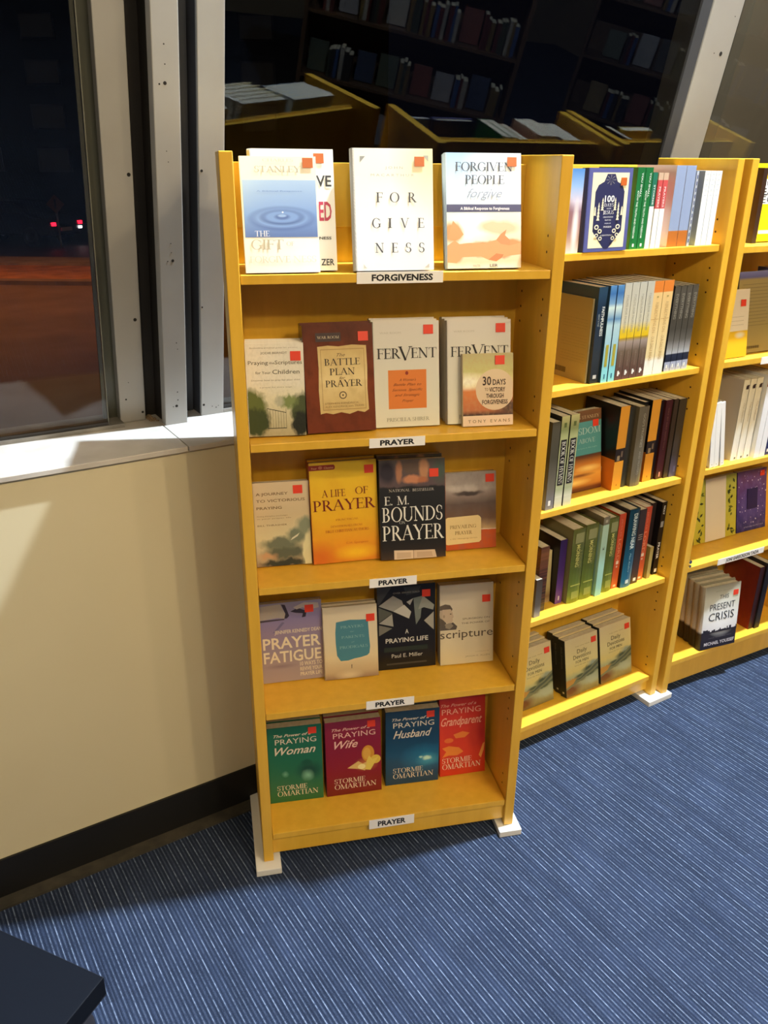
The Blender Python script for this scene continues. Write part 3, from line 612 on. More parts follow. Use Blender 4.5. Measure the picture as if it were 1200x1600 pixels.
face('bounds', 1, 2, .03, .3105, .0745, -.042, .2137, .152, .2307, 'charcoal paperback with clasped hands above tall white capitals, middle of third shelf', g3, 1, 'the charcoal paperback with white capitals',
     front=drk, side=flat((30, 28, 30), .3), sticker=(.83, .86),
     art=[('poly', [(.2, .095), (.5, .085), (.5, -.0), (.2, -.0)], (222, 200, 176)), ('poly', [(.5, .085), (.83, .08), (.86, .0), (.5, .0)], (214, 190, 164)), ('rect', (.495, .503, 0, .085), (140, 112, 90)), ('poly', [(.24, .07), (.46, .066), (.46, .01), (.24, .01)], (204, 178, 152)), ('poly', [(.55, .066), (.78, .062), (.80, .01), (.55, .01)], (198, 170, 144))],
     texts=[('NATIONAL', .14, .46, .685, .026, (200, 196, 190), 'r'), ('BESTSELLER', .50, .83, .683, .026, (200, 196, 190), 'r'), ('E. M.', .07, .44, .555, .085, (236, 234, 228), 'r'), ('BOUNDS', .03, .955, .385, .145, (238, 236, 230), 'r'), ('ON', .29, .38, .36, .028, (200, 200, 196), 'r'), ('PRAYER', .03, .975, .195, .15, (238, 236, 230), 'r')])
mtn = imgmat([(0, (190, 84, 36)), (.24, (196, 88, 40)), (.245, (226, 206, 190)), (.26, (190, 160, 120)), (.4, (112, 84, 66)), (.6, (96, 80, 76)), (.72, (150, 134, 128)), (.78, (176, 164, 158)), (1, (150, 140, 136))], [(.3, .8, .4, .06, (196, 186, 180), .8), (.45, .73, .35, .04, (70, 60, 60), .5)], noise=(5, .4, (112, 98, 94)), warp=.05, wscale=5)
face('prevailing', 1, 2, .02, .4725, .1005, -.0085, .1998, .1235, .1846, 'paperback with stormy grey mountains and orange foot, right end of third shelf', g3,
     front=mtn, side=flat((150, 80, 40), .4), sticker=(.875, .915),
     art=[('poly', [(.0, .415), (.04, .43), (.64, .44), (.68, .42), (.70, .40), (.70, .11), (.66, .085), (.04, .07), (.0, .08)], (226, 202, 148))],
     texts=[('Prevailing', .10, .57, .29, .055, (160, 132, 84), 'r'), ('PREVAILING', .08, .60, .28, .045, (156, 126, 80), 'r'), ('PRAYER', .18, .52, .20, .045, (150, 120, 76), 'r'), ('a life changing series', .08, .62, .14, .014, (176, 148, 100), 's'), ('D. L. M.', .2, .5, .365, .012, (186, 160, 110), 's')][1:4])
# shelf 4
g4 = 'covers facing out on the fourth shelf of the nearest bookcase'
lil = imgmat([(0, (168, 150, 150)), (.3, (160, 142, 146)), (.65, (144, 128, 160)), (.8, (134, 124, 168)), (1, (150, 144, 172))], [(.3, .2, .3, .04, (140, 122, 128), .9)])
face('fatigue', 1, 3, .018, .0286, .1215, .010, .162, .151, .205, 'lilac paperback with running shoes and bold cream letters, left on fourth shelf', g4,
     front=lil, sticker=(.80, .90),
     art=[('poly', [(0, .97), (.34, .985), (.42, .86), (.40, .80), (.3, .815), (.0, .80)], (176, 168, 160)), ('poly', [(.36, .98), (.42, .97), (.48, .83), (.44, .80), (.40, .80), (.42, .86)], (56, 48, 62)), ('poly', [(.0, .80), (.40, .80), (.40, .785), (.0, .775)], (70, 60, 70)),
          ('poly', [(.50, .88), (.62, .92), (.76, .87), (.74, .80), (.68, .795), (.70, .845), (.58, .86)], (50, 42, 58)), ('poly', [(.55, .93), (.72, .98), (.95, .96), (.96, .90), (.80, .885), (.70, .92), (.6, .9)], (186, 176, 176)), ('poly', [(.2, .63), (.36, .76), (.40, .75), (.26, .64)], (112, 104, 140))],
     texts=[('JENNIFER KENNEDY DEAN', .23, .985, .615, .042, (222, 208, 184), 'b'), ('PRAYER', .035, .965, .43, .135, (232, 218, 188), 'b'), ('FATIGUE', .035, .965, .255, .135, (232, 218, 188), 'b'), ('10 WAYS TO', .61, .975, .185, .05, (226, 212, 184), 'b'), ('REVIVE YOUR', .61, .975, .12, .045, (226, 212, 184), 'b'), ('PRAYER LIFE', .61, .975, .055, .045, (226, 212, 184), 'b')])
prd = imgmat([(0, (150, 122, 100)), (.1, (196, 172, 136)), (.3, (226, 208, 168)), (.6, (222, 208, 178)), (1, (214, 202, 178))], [(.45, .05, .3, .08, (216, 196, 160), .8)])
blob = [(.24, .79), (.36, .80), (.5, .81), (.66, .80), (.83, .795), (.84, .6), (.855, .42), (.84, .33), (.80, .30), (.68, .28), (.56, .27), (.44, .25), (.30, .25), (.26, .30), (.235, .33), (.22, .5), (.22, .65)]
face('prodigals', 1, 3, .015, .1795, .1065, -.012, .1925, .1335, .1875, 'cream paperback with a ragged teal patch, second from left on fourth shelf', g4, 1, 'the cream paperback with the teal patch',
     front=prd, side=flat((226, 216, 196), .4), sticker=(.875, .82), art=[('poly', blob, (74, 132, 150)), ('poly', [(.495, .19), (.51, .19), (.505, .135), (.495, .135)], (70, 60, 50))],
     texts=[('PRAYERS', .32, .74, .70, .034, (150, 186, 190), 'r'), ('for', .49, .57, .64, .02, (140, 178, 184), 'i'), ('PARENTS', .33, .75, .56, .034, (150, 186, 190), 'r'), ('of', .51, .57, .495, .02, (140, 178, 184), 'i'), ('PRODIGALS', .29, .81, .42, .036, (150, 186, 190), 'r')])
wt = (206, 204, 196)
face('prayinglife', 1, 3, .022, .3165, .122, -.015, .1524, .1472, .2217, 'black paperback with a grey triangle mosaic and white title, middle of fourth shelf', g4, 1, 'the black paperback with the triangle mosaic',
     front=imgmat([(0, (22, 19, 18)), (1, (30, 28, 28))], rough=.3), side=flat((20, 18, 18), .3), sticker=(.84, .89),
     art=[('poly', [(0, .99), (.25, .99), (.03, .79), (0, .80)], (66, 66, 66)), ('poly', [(.02, .775), (.27, .885), (.42, .82), (.45, .76), (.30, .69)], (150, 148, 142)), ('poly', [(.02, .76), (.02, .58), (.26, .68)], (84, 86, 78)), ('poly', [(.02, .57), (.25, .67), (.27, .52)], (156, 154, 146)), ('poly', [(.02, .55), (.25, .50), (.02, .42)], (116, 114, 106)), ('poly', [(.27, .70), (.46, .77), (.58, .68), (.54, .60)], (186, 184, 178)), ('poly', [(.5, .80), (.62, .84), (.56, .76)], (170, 168, 162)), ('poly', [(.62, .84), (.78, .86), (.74, .60), (.66, .52), (.64, .66)], (112, 120, 116)), ('poly', [(.70, .70), (.78, .86), (.98, .74), (.96, .68), (.80, .72)], (140, 142, 136)), ('poly', [(.8, .56), (.97, .66), (.97, .44)], (158, 156, 148)), ('poly', [(.45, .98), (.75, .98), (.70, .90), (.5, .88)], (58, 60, 60)), ('rect', (.10, .86, .215, .27), (36, 46, 40)), ('rect', (.14, .84, .055, .075), (70, 66, 60))],
     texts=[('OVER 350,000 SOLD', .27, .73, .905, .018, (150, 150, 146), 's'), ('A', .47, .53, .425, .05, wt, 'b'), ('PRAYING LIFE', .13, .87, .325, .052, wt, 'b'), ('Paul E. Miller', .23, .77, .14, .045, wt, 's')])
scr = imgmat([(0, (216, 200, 160)), (.3, (214, 202, 172)), (.6, (206, 194, 172)), (1, (204, 194, 178))], [(.6, .3, .5, .6, (206, 194, 166), .8)])
face('scripture', 1, 3, .028, .474, .1115, -.0287, .1904, .1385, .2117, 'thick cream-grey paperback with an engraved man in profile, right on fourth shelf', g4,
     front=scr, side=flat((160, 152, 140), .5), sticker=(.865, .805),
     art=[('ell', (.11, .64, .12, .085), (176, 160, 140)), ('poly', [(.0, .745), (.1, .765), (.19, .75), (.235, .70), (.215, .665), (.17, .70), (.08, .70), (.0, .69)], (96, 84, 74)), ('poly', [(.05, .70), (.2, .70), (.235, .66), (.255, .60), (.235, .585), (.24, .56), (.22, .53), (.15, .52), (.08, .56), (.04, .6)], (188, 170, 148)), ('poly', [(.0, .60), (.06, .57), (.12, .53), (.06, .48), (.0, .50)], (92, 82, 72)), ('poly', [(.0, .52), (.12, .50), (.24, .535), (.32, .48), (.3, .44), (.0, .44)], (90, 82, 76)), ('poly', [(.10, .52), (.2, .53), (.25, .49), (.18, .45), (.1, .47)], (140, 130, 116)), ('rect', (.185, .215, .635, .645), (80, 70, 62)), ('ell', (.075, .615, .018, .02), (160, 142, 122))],
     texts=[('SPURGEON ON', .42, .93, .555, .022, (120, 110, 98), 's'), ('THE POWER OF', .40, .93, .50, .022, (120, 110, 98), 's'), ('scripture', .0, .99, .335, .10, (84, 72, 60), 's'), ('COMPILED BY', .65, .93, .135, .010, (176, 164, 140), 's'), ('JASON K. ALLEN', .47, .93, .08, .020, (160, 148, 124), 's')])
# shelf 5
g5 = 'covers facing out on the bottom shelf of the nearest bookcase'
def power(u, d, yaw, lean, w, h, T, word, mat, side, label, n, what, art=(), wd=(.2, .85), lt=(226, 214, 196), hard=False, x0=.14, stk=(.83, .93)):
    return face('power', 1, 4, T, u, d, yaw, lean, w, h, label, g5, n, what, front=mat, side=side, sticker=stk, art=art,
      texts=[('The Power of a', x0 - .02, .80, .875, .036, lt, 'I'), ('PRAYING', x0, .90, .78, .068, lt, 'r' if False else 's'), (word, wd[0], wd[1], .64, .10, lt, 'I'), ('STORMIE', x0, .70, .165, .062, (240, 226, 200), 'r'), ('OMARTIAN', x0, .90, .085, .066, (240, 226, 200), 'r')])
grn = imgmat([(0, (44, 110, 60)), (.2, (44, 112, 76)), (.6, (32, 108, 82)), (1, (30, 104, 82))], [(.75, .4, .3, .14, (24, 76, 62), .7), (.72, .33, .14, .09, (130, 190, 160), .95), (.3, .38, .08, .05, (110, 170, 140), .95), (.7, .5, .12, .06, (28, 86, 66), .5)], warp=.06)
side_g = flat((18, 64, 40), .3)
power(.0292, .108, -.0236, .0857, .1385, .2242, .026, 'Woman', grn, side_g, 'green paperback with flowing white script, left end of the bottom shelf', 1, 'the green book on the bottom shelf', wd=(.13, .88))
red = imgmat([(0, (120, 26, 26)), (.3, (140, 26, 36)), (.7, (136, 26, 52)), (1, (134, 34, 60))], [(.72, .38, .24, .1, (206, 120, 60), .9)], warp=.05)
wf = [('ell', (.76, .53, .115, .11), (214, 150, 44)), ('ell', (.74, .53, .07, .08), (226, 172, 70)), ('ell', (.90, .44, .09, .06), (226, 190, 70)), ('poly', [(.66, .32), (.80, .30), (.95, .47), (.84, .44), (.78, .50)], (232, 204, 90)), ('poly', [(.38, .36), (.58, .44), (.66, .40), (.74, .42), (.70, .30), (.6, .33)], (226, 190, 110)), ('ell', (.64, .36, .07, .035), (246, 230, 160))]
power(.177, .103, -.004, .1137, .1461, .2192, .026, 'Wife', red, flat((96, 16, 30), .3), 'crimson paperback with a golden butterfly, second on the bottom shelf', 1, 'the crimson book with a golden butterfly', art=wf, wd=(.16, .58), lt=(236, 190, 176))
blu = imgmat([(0, (24, 64, 92)), (.4, (22, 80, 118)), (.7, (24, 62, 92)), (1, (34, 66, 90))], [(.72, .34, .5, .22, (30, 116, 160), .9), (.8, .31, .26, .1, (70, 160, 190), .9), (.78, .33, .1, .035, (200, 236, 214), .6), (.66, .35, .05, .02, (170, 220, 210), .6)], warp=.05, wscale=9)
power(.3365, .115, -.028, .0667, .1446, .2275, .026, 'Husband', blu, flat((12, 36, 54), .3), 'deep blue paperback with a glowing splash, third on the bottom shelf', 1, 'the deep blue book on the bottom shelf', wd=(.14, .86))
org = imgmat([(0, (214, 56, 30)), (.3, (222, 64, 30)), (.6, (216, 58, 32)), (1, (206, 44, 32))], [(.9, .5, .3, .3, (190, 40, 30), .9)], noise=(3, .2, (236, 96, 40)))
oa = [('poly', [(.05, .36), (.2, .38), (.42, .35), (.52, .29), (.38, .25), (.2, .26), (.05, .24), (.14, .31)], (238, 140, 50)), ('poly', [(.3, .52), (.5, .55), (.66, .52), (.55, .47), (.35, .47)], (234, 132, 50)), ('ell', (.2, .45, .1, .03), (232, 118, 46)), ('poly', [(.86, .22), (.95, .36), (.99, .38), (.97, .28), (.91, .18)], (244, 170, 80))]
power(.4885, .118, .0, .163, .1275, .2348, .022, 'Grandparent', org, flat((170, 40, 24), .3), 'orange-red paperback standing against the right side of the bottom shelf', 0, '', art=oa, wd=(.03, .93), lt=(244, 180, 150), x0=.05, stk=None)

# ---------------------------------------------------------------- middle bookcase
def spn(k, sh, u0, u1, h, d, label, group, front, side=None, back=None, w=.14, roll=0, zoff=0, **kw):
    b = make_book(w, h, u1 - u0 - .0008, front, side, back, **kw); spineout(b, k, sh, u1 - .0004, d, roll, zoff)
    tag(b, label, 'book', group); return b
LW = (240, 240, 236)
g6 = 'books on the top shelf of the middle bookcase'
skyc = imgmat([(0, (236, 226, 214)), (.15, (196, 160, 140)), (.35, (170, 130, 130)), (.5, (150, 120, 140)), (.62, (214, 206, 226)), (.8, (150, 186, 232)), (1, (80, 140, 214))], [(.5, .42, .35, .3, (150, 104, 100), .7), (.85, .3, .12, .4, (244, 236, 236), .7)])
b = make_book(.10, .184, .012, skyc, flat((60, 90, 150), .4)); b.location = up(2, .030, .016, SH[2][0] + .0003); b.rotation_euler = (0, 0, UNIT[2][2]); tag(b, 'book with a brown peak under blue sky, left end of middle bookcase top shelf', 'book', g6)
perw = flat((88, 92, 150), .35); ivory = (240, 230, 190)
nav = (44, 46, 84)
fol = []
for sgn in (-1, 1):
    for (cx, z0, hh) in ((.28, .38, .2), (.36, .50, .14), (.2, .44, .1)):
        X = .5 + sgn * (.5 - cx)
        for j in range(5): fol.append(('poly', [(X - .035 + .004 * j, z0 + hh * j / 5), (X + .035 - .004 * j, z0 + hh * j / 5), (X, z0 + hh * (j + 1.5) / 5)], (232, 224, 190)))
    for j, (cx, cz, r_) in enumerate(((.26, .30, .05), (.34, .25, .045), (.27, .20, .04), (.36, .16, .04))):
        X = .5 + sgn * (.5 - cx); fol.append(('ell', (X, cz, r_, r_ * .6), (232, 224, 190))); fol.append(('ell', (X, cz, r_ * .55, r_ * .33), nav))
arch = [(.18, .25), (.18, .72), (.24, .80), (.36, .84), (.42, .93), (.60, .93), (.66, .84), (.78, .80), (.84, .72), (.84, .25), (.74, .17), (.60, .06), (.55, .03), (.47, .03), (.42, .06), (.28, .17)]
ray_ = [('poly', [(.51 + .012 * cos(a), .86 + .009 * sin(a)), (.51 + .11 * cos(a - .03), .86 + .06 * sin(a - .03)), (.51 + .11 * cos(a + .03), .86 + .06 * sin(a + .03))], (236, 230, 200)) for a in [radians(x) for x in range(0, 360, 45)]]
b = make_book(.141, .185, .022, perw, flat((28, 34, 82), .35), hard=True, sticker=(.80, .84, 1),
     art=[('rect', (.10, .92, .045, .945), ivory), ('poly', arch, nav)] + ray_ + fol,
     texts=[('100', .40, .62, .60, .075, LW, 'b'), ('DAYS', .40, .61, .545, .038, LW, 'r'), ('with', .46, .56, .515, .014, LW, 'i'), ('JESUS', .39, .63, .455, .042, LW, 'r'), ('DEVOTIONS', .40, .62, .41, .016, LW, 's'), ('FROM THE', .44, .58, .375, .014, LW, 's'), ('WORKS OF', .44, .58, .335, .014, LW, 's'), ('SPURGEON', .42, .60, .29, .020, LW, 's'), ('A DEVOTIONAL', .36, .66, .19, .016, LW, 's')])
faceout(b, 2, 0, .1440, .013, -.0034, .03, .022); tag(b, 'periwinkle-blue hardback with an ornate cream-framed cover, on middle bookcase top shelf', 'book', g6)
gsp = imgmat([(0, (34, 120, 60)), (1, (30, 110, 58))])
for i, (a, c) in enumerate(((.3065, .3325), (.3335, .3595))):
    spn(2, 0, a, c, .187, .024, ('left' if i == 0 else 'right') + ' of two tall green spines with white lettering, middle bookcase top shelf', g6, gsp, w=.13,
        spine=[('YOU SHALL', .06, .36, .55, .20, LW, 'b'), ('KNOW THE TRUTH AND FREEDOM', .28, .86, .22, .22, (222, 240, 222), 'b')], spine_art=[(.38, .62, .03, .07, LW)])
teal_lit = imgmat([(0, (248, 248, 244)), (.52, (248, 248, 244)), (.56, (40, 116, 92)), (1, (34, 108, 92))], const=True, warp=.03, wscale=30)  # overexposed lower half painted white into the spine colour
red_lit = imgmat([(0, (248, 248, 244)), (.50, (248, 248, 244)), (.53, (206, 84, 84)), (.90, (206, 84, 84)), (.91, (206, 176, 150))], const=True, warp=.03, wscale=30)  # white lower part is lamp overexposure put into the colour
spn(2, 0, .3605, .3765, .176, .024, 'short teal spine, lit lower half painted white, beside the two green ones', g6, teal_lit, WHITE and teal_lit, w=.12, spine=[('STORMIE', .16, .42, .35, .3, LW, 'b')])
for i, (a, c) in enumerate(((.3775, .3945), (.3955, .4125))):
    spn(2, 0, a, c, .175, .022, ('left' if i == 0 else 'right') + ' of two short red spines, lit lower halves painted white, middle bookcase top shelf', g6, red_lit, w=.12, spine=[('PRAYERS', .18, .45, .3, .35, (250, 226, 224), 'b')])
bgo = imgmat([(0, (196, 116, 50)), (.195, (204, 122, 54)), (.2, (150, 166, 200)), (1, (140, 156, 192))], const=True)
for i, (a, c) in enumerate(((.4400, .4755), (.4765, .5110))):
    spn(2, 0, a, c, .192, .024, ('left' if i == 0 else 'right') + ' of two thick grey-blue spines with orange feet', g6, flat((224, 196, 186), .4), bgo, flat((232, 206, 196), .4), w=.13)
spn(2, 0, .5118, .5205, .179, .022, 'thin dark blue dotted spine beside the thick grey-blue ones', g6, flat((60, 80, 130), .4), flat((196, 204, 216), .4), flat((150, 166, 196), .4), w=.13, spine_art=[(.3, .7, .05 + i * .085, .10 + i * .085, (48, 66, 120)) for i in range(11)])
for i, (a, c) in enumerate(((.5430, .5640), (.5645, .5855), (.5860, .6080))):
    spn(2, 0, a, c, .180, .022, ['left', 'middle', 'right'][i] + ' of three white spines at the right end of the middle bookcase top shelf', g6, WHITE, flat((238, 240, 242), .4), flat((176, 186, 190), .4), w=.13,
        spine_art=[(.3, .7, .95 - z * .07, .965 - z * .07, (206, 214, 222)) for z in range(5)])

g7 = 'books on the second shelf of the middle bookcase'
dkb = imgmat([(0, (40, 44, 48)), (.3, (48, 54, 60)), (.8, (30, 50, 74)), (1, (44, 72, 96))])
tanb = imgmat([(0, (158, 140, 96)), (1, (146, 130, 90))])
TL = [(random.choice(['the promise of daily faithfulness', 'a gentle guide for every season', 'walking through ordinary days']), .06, .74, .74 - .035 * i - (.05 if i > 3 else 0) - (.04 if i > 8 else 0), .011, (128, 112, 76), 's') for i in range(13)]
b = spn(2, 1, .2235, .2535, .243, .024, 'dark blue book showing its tan back cover, left on middle bookcase second shelf', g7, dkb, dkb, dkb, w=.14, spine=[('FAITHFULNESS', .20, .50, .52, .30, (214, 218, 214), 'b'), ('GREAT IS THY', .27, .40, .16, .16, (170, 180, 180), 's')], spine_art=[(.3, .7, .05, .09, (200, 200, 196))])
# tan paperback leaning flat against it, back cover showing
b = spn(2, 1, .2165, .2228, .214, .034, 'tan paperback back cover with fine print and a barcode, beside the dark blue book', g7, flat((140, 130, 100), .4), flat((150, 138, 104), .4), tanb, w=.135, backtexts=TL)
bar = MB()
x_ = .075
while x_ < .118:
    ww = random.choice((.0006, .001, .0016)); bar.box(x_, x_ + ww, .0056, .0058, .014, .028); x_ += ww + .0009
bar.build('barcode', flat((80, 66, 44), .5), b)
for i in range(2): pass
lbs = imgmat([(0, (150, 226, 232)), (.14, (140, 214, 224)), (.3, (150, 196, 214)), (.6, (176, 206, 214)), (.66, (96, 140, 180)), (.78, (206, 226, 220)), (.82, (120, 160, 196)), (.92, (60, 110, 170)), (1, (90, 140, 190))])
for i, (a, c) in enumerate(((.2560, .2780), (.2810, .3040))):
    spn(2, 1, a, c, .245, .018, ('left' if i == 0 else 'right') + ' of two sky-blue spines with clouds on the middle bookcase second shelf', g7, flat((20, 34, 56), .3), lbs, flat((40, 70, 110), .3), spine_art=[(.28, .72, .17, .40, (168, 160, 60)), (.4, .6, .04, .09, (60, 120, 150))])
ylb = imgmat([(0, (110, 76, 70)), (.1, (98, 72, 62)), (.3, (110, 92, 76)), (.40, (160, 144, 136)), (.435, (170, 140, 40)), (.45, (226, 190, 30)), (.52, (224, 196, 60)), (.60, (206, 200, 176)), (1, (186, 184, 172))])
for i, (a, c) in enumerate(((.3065, .3320), (.3330, .3585), (.3595, .3850), (.3865, .4130))):
    spn(2, 1, a, c, .248, .019, ['first', 'second', 'third', 'fourth'][i] + ' from left of four grey, yellow and brown spines', g7, flat((60, 46, 44), .4), ylb, flat((176, 172, 160), .4),
        spine=[('PSALMS FOR MORNING', .12, .50, .36, .30, (160, 156, 142), 's'), ('DEVOTIONS', .70, .86, .40, .22, (150, 132, 116), 's')], spine_art=[(.3, .52, .045, .10, LW), (.52, .66, .06, .085, LW)])
orc = imgmat([(0, (250, 248, 240)), (.15, (246, 242, 230)), (.2, (232, 212, 160)), (.60, (228, 198, 136)), (.88, (228, 192, 130)), (.885, (222, 128, 52)), (1, (222, 130, 54))])  # near-white foot is lamp light at the spine bottom, painted in
for i, (a, c) in enumerate(((.4150, .4500), (.4510, .4880))):
    spn(2, 1, a, c, .246, .022, ('left' if i == 0 else 'right') + ' of two cream spines with orange tops on the second shelf', g7, flat((40, 30, 26), .4), orc, flat((226, 206, 160), .4),
        spine=[('REFLECTIONS ON', .22, .54, .36, .3, (190, 160, 110), 's'), ('OUR DAILY BREAD', .58, .84, .36, .3, (186, 156, 106), 's')], spine_art=[(.08, .92, .60, .604, (190, 140, 80)), (.4, .6, .83, .845, (170, 150, 90))])
gk = imgmat([(0, (170, 178, 206)), (.11, (160, 170, 200)), (.115, (30, 36, 56)), (.20, (40, 46, 66)), (.21, (176, 180, 190)), (.27, (150, 150, 150)), (.37, (96, 92, 86)), (.5, (70, 66, 58)), (1, (84, 78, 68))])
spn(2, 1, .4900, .4990, .230, .028, 'thin black spine between the cream pair and the grey set', g7, flat((24, 20, 18), .5))
for i, (a, c) in enumerate(((.4995, .5220), (.5228, .5450), (.5458, .5680), (.5688, .5920))):
    spn(2, 1, a, c, .228, .026, ['first', 'second', 'third', 'fourth'][i] + ' from left of four dark grey spines with pale feet, second shelf', g7, flat((50, 44, 38), .4), gk, flat((26, 22, 20), .4),
        spine=[('EVERYTHING', .09, .38, .3, .42, (140, 134, 120), 'b')], spine_art=[(.3, .5, .04, .08, LW)])

g8 = 'books on the third shelf of the middle bookcase'
spn(2, 2, .1120, .1400, .245, .024, 'pale grey spine at the left end of the middle bookcase third shelf', g8, BLACKM, imgmat([(0, (130, 130, 140)), (.25, (110, 104, 92)), (.6, (70, 66, 52)), (1, (76, 70, 54))]), spine_art=[(.3, .6, .05, .11, LW)])
hym = imgmat([(0, (196, 200, 176)), (.2, (176, 184, 150)), (.75, (170, 172, 120)), (.85, (130, 136, 88)), (1, (196, 194, 140))], [(.0, .1, 2, .1, (214, 216, 196), .8)], noise=(9, .3, (110, 126, 70)))
for i, (a, c) in enumerate(((.1440, .1720), (.1760, .2055))):
    spn(2, 2, a, c, .256, .026, ('left' if i == 0 else 'right') + ' of two pale green spines with black title plates on the third shelf', g8, flat((20, 18, 18), .4), hym, flat((16, 14, 14), .4),
        spine=[('BOOK OF HYMNS', .27, .73, .26, .46, (226, 222, 206), 'r')], spine_art=[(.14, .86, .25, .75, (30, 26, 24)), (.34, .66, .88, .93, (96, 108, 60))])
wis = imgmat([(0, (90, 40, 24)), (.04, (110, 52, 26)), (.08, (196, 126, 50)), (.2, (226, 160, 70)), (.33, (206, 130, 52)), (.42, (110, 66, 40)), (.45, (84, 62, 46)), (.455, (84, 150, 150)), (.86, (90, 154, 152)), (.865, (110, 74, 48)), (1, (122, 84, 54))], [(.3, .12, .5, .05, (250, 210, 120), .9), (.7, .28, .35, .05, (246, 200, 110), .8), (.5, .2, .4, .03, (140, 84, 40), .8)])
b = make_book(.158, .228, .026, wis, flat((130, 130, 110), .4), sticker=(.86, .83), texts=[('CHARLES STANLEY', .1, .95, .90, .038, (214, 190, 150), 'r'), ('WISDOM', .22, .97, .71, .08, (190, 214, 206), 'r'), ('FROM ABOVE', .1, .85, .60, .055, (180, 206, 200), 'r'), ('How to Live in the Light', .3, .9, .53, .016, (150, 190, 186), 's')])
faceout(b, 2, 2, .2065, .075, -.01, .15, .026); tag(b, 'teal and golden face-out paperback with cloudy sunset, third shelf of middle bookcase', 'book', g8)
ylk = imgmat([(0, (222, 150, 40)), (.35, (222, 150, 40)), (.351, (44, 34, 26)), (.50, (38, 28, 22)), (.501, (226, 156, 44)), (1, (226, 160, 50))], const=True)
obk = imgmat([(0, (196, 108, 34)), (.36, (200, 112, 36)), (.37, (14, 12, 14)), (1, (18, 14, 16))], const=True)
for i, (a, c, d, w_) in enumerate(((.3725, .4080, .042, .135), (.5020, .5370, .048, .130))):
    b = spn(2, 2, a, c, .246, d, ('black and orange book with a yellow spine and barcode beside the teal cover' if i == 0 else 'second yellow-spined black book, near the right of the third shelf'), g8, obk, ylk, obk, w=w_, hard=False,
        spine_art=[(.2, .5, .36, .42, (150, 130, 100)), (.6, .8, .40, .47, (120, 100, 80)), (.45, .55, .05, .07, (150, 90, 20))])
    if i == 0:
        q = MB(); q.box(.045, .085, c - a, c - a + .0002, .014, .060); q.build('price_patch', flat((226, 206, 176), .5), b)
spn(2, 2, .4095, .4400, .238, .052, 'dark grey-green book right of the first yellow spine', g8, flat((36, 34, 28), .35), flat((52, 50, 42), .35), w=.125, hard=True)
spn(2, 2, .4430, .4830, .236, .040, 'grey-brown hardback with pale vertical lettering on the third shelf', g8, flat((40, 36, 30), .35), flat((104, 96, 80), .35), w=.135, hard=True, spine=[("GOD'S PROMISES", .08, .50, .36, .22, (176, 170, 150), 's'), ('AND PRAYERS', .55, .85, .38, .2, (150, 144, 128), 's')])
spn(2, 2, .4840, .5005, .240, .060, 'black book between the grey-brown hardback and the second yellow spine', g8, flat((16, 13, 14), .4), w=.12)
spn(2, 2, .5390, .5520, .240, .050, 'narrow black spine right of the second yellow spine', g8, flat((26, 14, 16), .4), w=.13)
spn(2, 2, .5530, .5810, .240, .044, 'dark maroon book with faint lettering on the third shelf', g8, flat((66, 26, 26), .3), w=.135, spine=[('DAY BY DAY WITH YOU', .10, .62, .4, .2, (130, 90, 80), 's')], spine_art=[(.4, .6, .03, .09, (220, 150, 140))])
spn(2, 2, .5820, .6000, .240, .040, 'brown-black book second from the right end of the third shelf', g8, flat((54, 42, 34), .4), w=.135)
spn(2, 2, .6020, .6330, .238, .038, 'charcoal book at the right end of the third shelf', g8, imgmat([(0, (80, 80, 110)), (.3, (54, 50, 50)), (1, (56, 50, 40))]), w=.135, spine_art=[(.5, .8, .06, .14, (96, 96, 130))])

g9 = 'books on the fourth shelf of the middle bookcase'
spn(2, 3, .1130, .1360, .120, .030, 'grey-white spine mostly hidden by the nearest bookcase, fourth shelf', g9, imgmat([(0, (150, 150, 156)), (.3, (90, 84, 78)), (1, (64, 54, 44))]), w=.12)
spn(2, 3, .1380, .1690, .206, .050, 'dark brown spine at the left of the middle bookcase fourth shelf', g9, flat((44, 26, 18), .4), imgmat([(0, (70, 60, 56)), (.2, (46, 28, 20)), (.6, (70, 40, 26)), (.9, (120, 80, 40)), (1, (60, 36, 20))], noise=(30, .6, (150, 90, 60))), w=.12)
b = make_book(.028, .166, .012, imgmat([(0, (176, 150, 110)), (.12, (120, 90, 66)), (.3, (176, 160, 110)), (1, (214, 196, 140))], noise=(9, .4, (150, 130, 90))), flat((140, 120, 90), .4)); faceout(b, 2, 3, .1880, .080, 0, .05, .012); tag(b, 'small pale gift book standing behind the dark brown spine', 'book', g9)
spn(2, 3, .2180, .2440, .206, .060, 'deep purple spine with a black cover on the fourth shelf', g9, flat((20, 14, 24), .4), imgmat([(0, (110, 66, 150)), (.5, (70, 40, 110)), (1, (46, 26, 80))]), flat((18, 14, 24), .4), w=.12, spine_art=[(.4, .6, .05, .12, (200, 190, 210))])
mor = imgmat([(0, (130, 140, 40)), (.3, (96, 114, 40)), (.7, (84, 96, 34)), (.85, (110, 116, 60)), (1, (96, 100, 40))], noise=(8, .35, (60, 76, 24)))
for i, (a, c) in enumerate(((.2480, .2965), (.2975, .3460), (.3860, .4260))):
    h_ = (.238, .241, .243)[i]
    spn(2, 3, a, c, h_, .044, ['first', 'second', 'third'][i] + ' from left of the thick moss-green books on the fourth shelf', g9, flat((96, 104, 40), .35), mor, flat((120, 116, 84), .4), w=.13, hard=True,
        spine=[('MORNING', .20, .50, .30, .26, (206, 204, 120), 'b'), ('& EVENING', .28, .52, .58, .20, (150, 152, 90), 's')], spine_art=[(.15, .8, .82, .95, (146, 148, 100)), (.12, .88, .24, .255, (170, 172, 80)), (.25, .8, .06, .16, (150, 156, 70))])
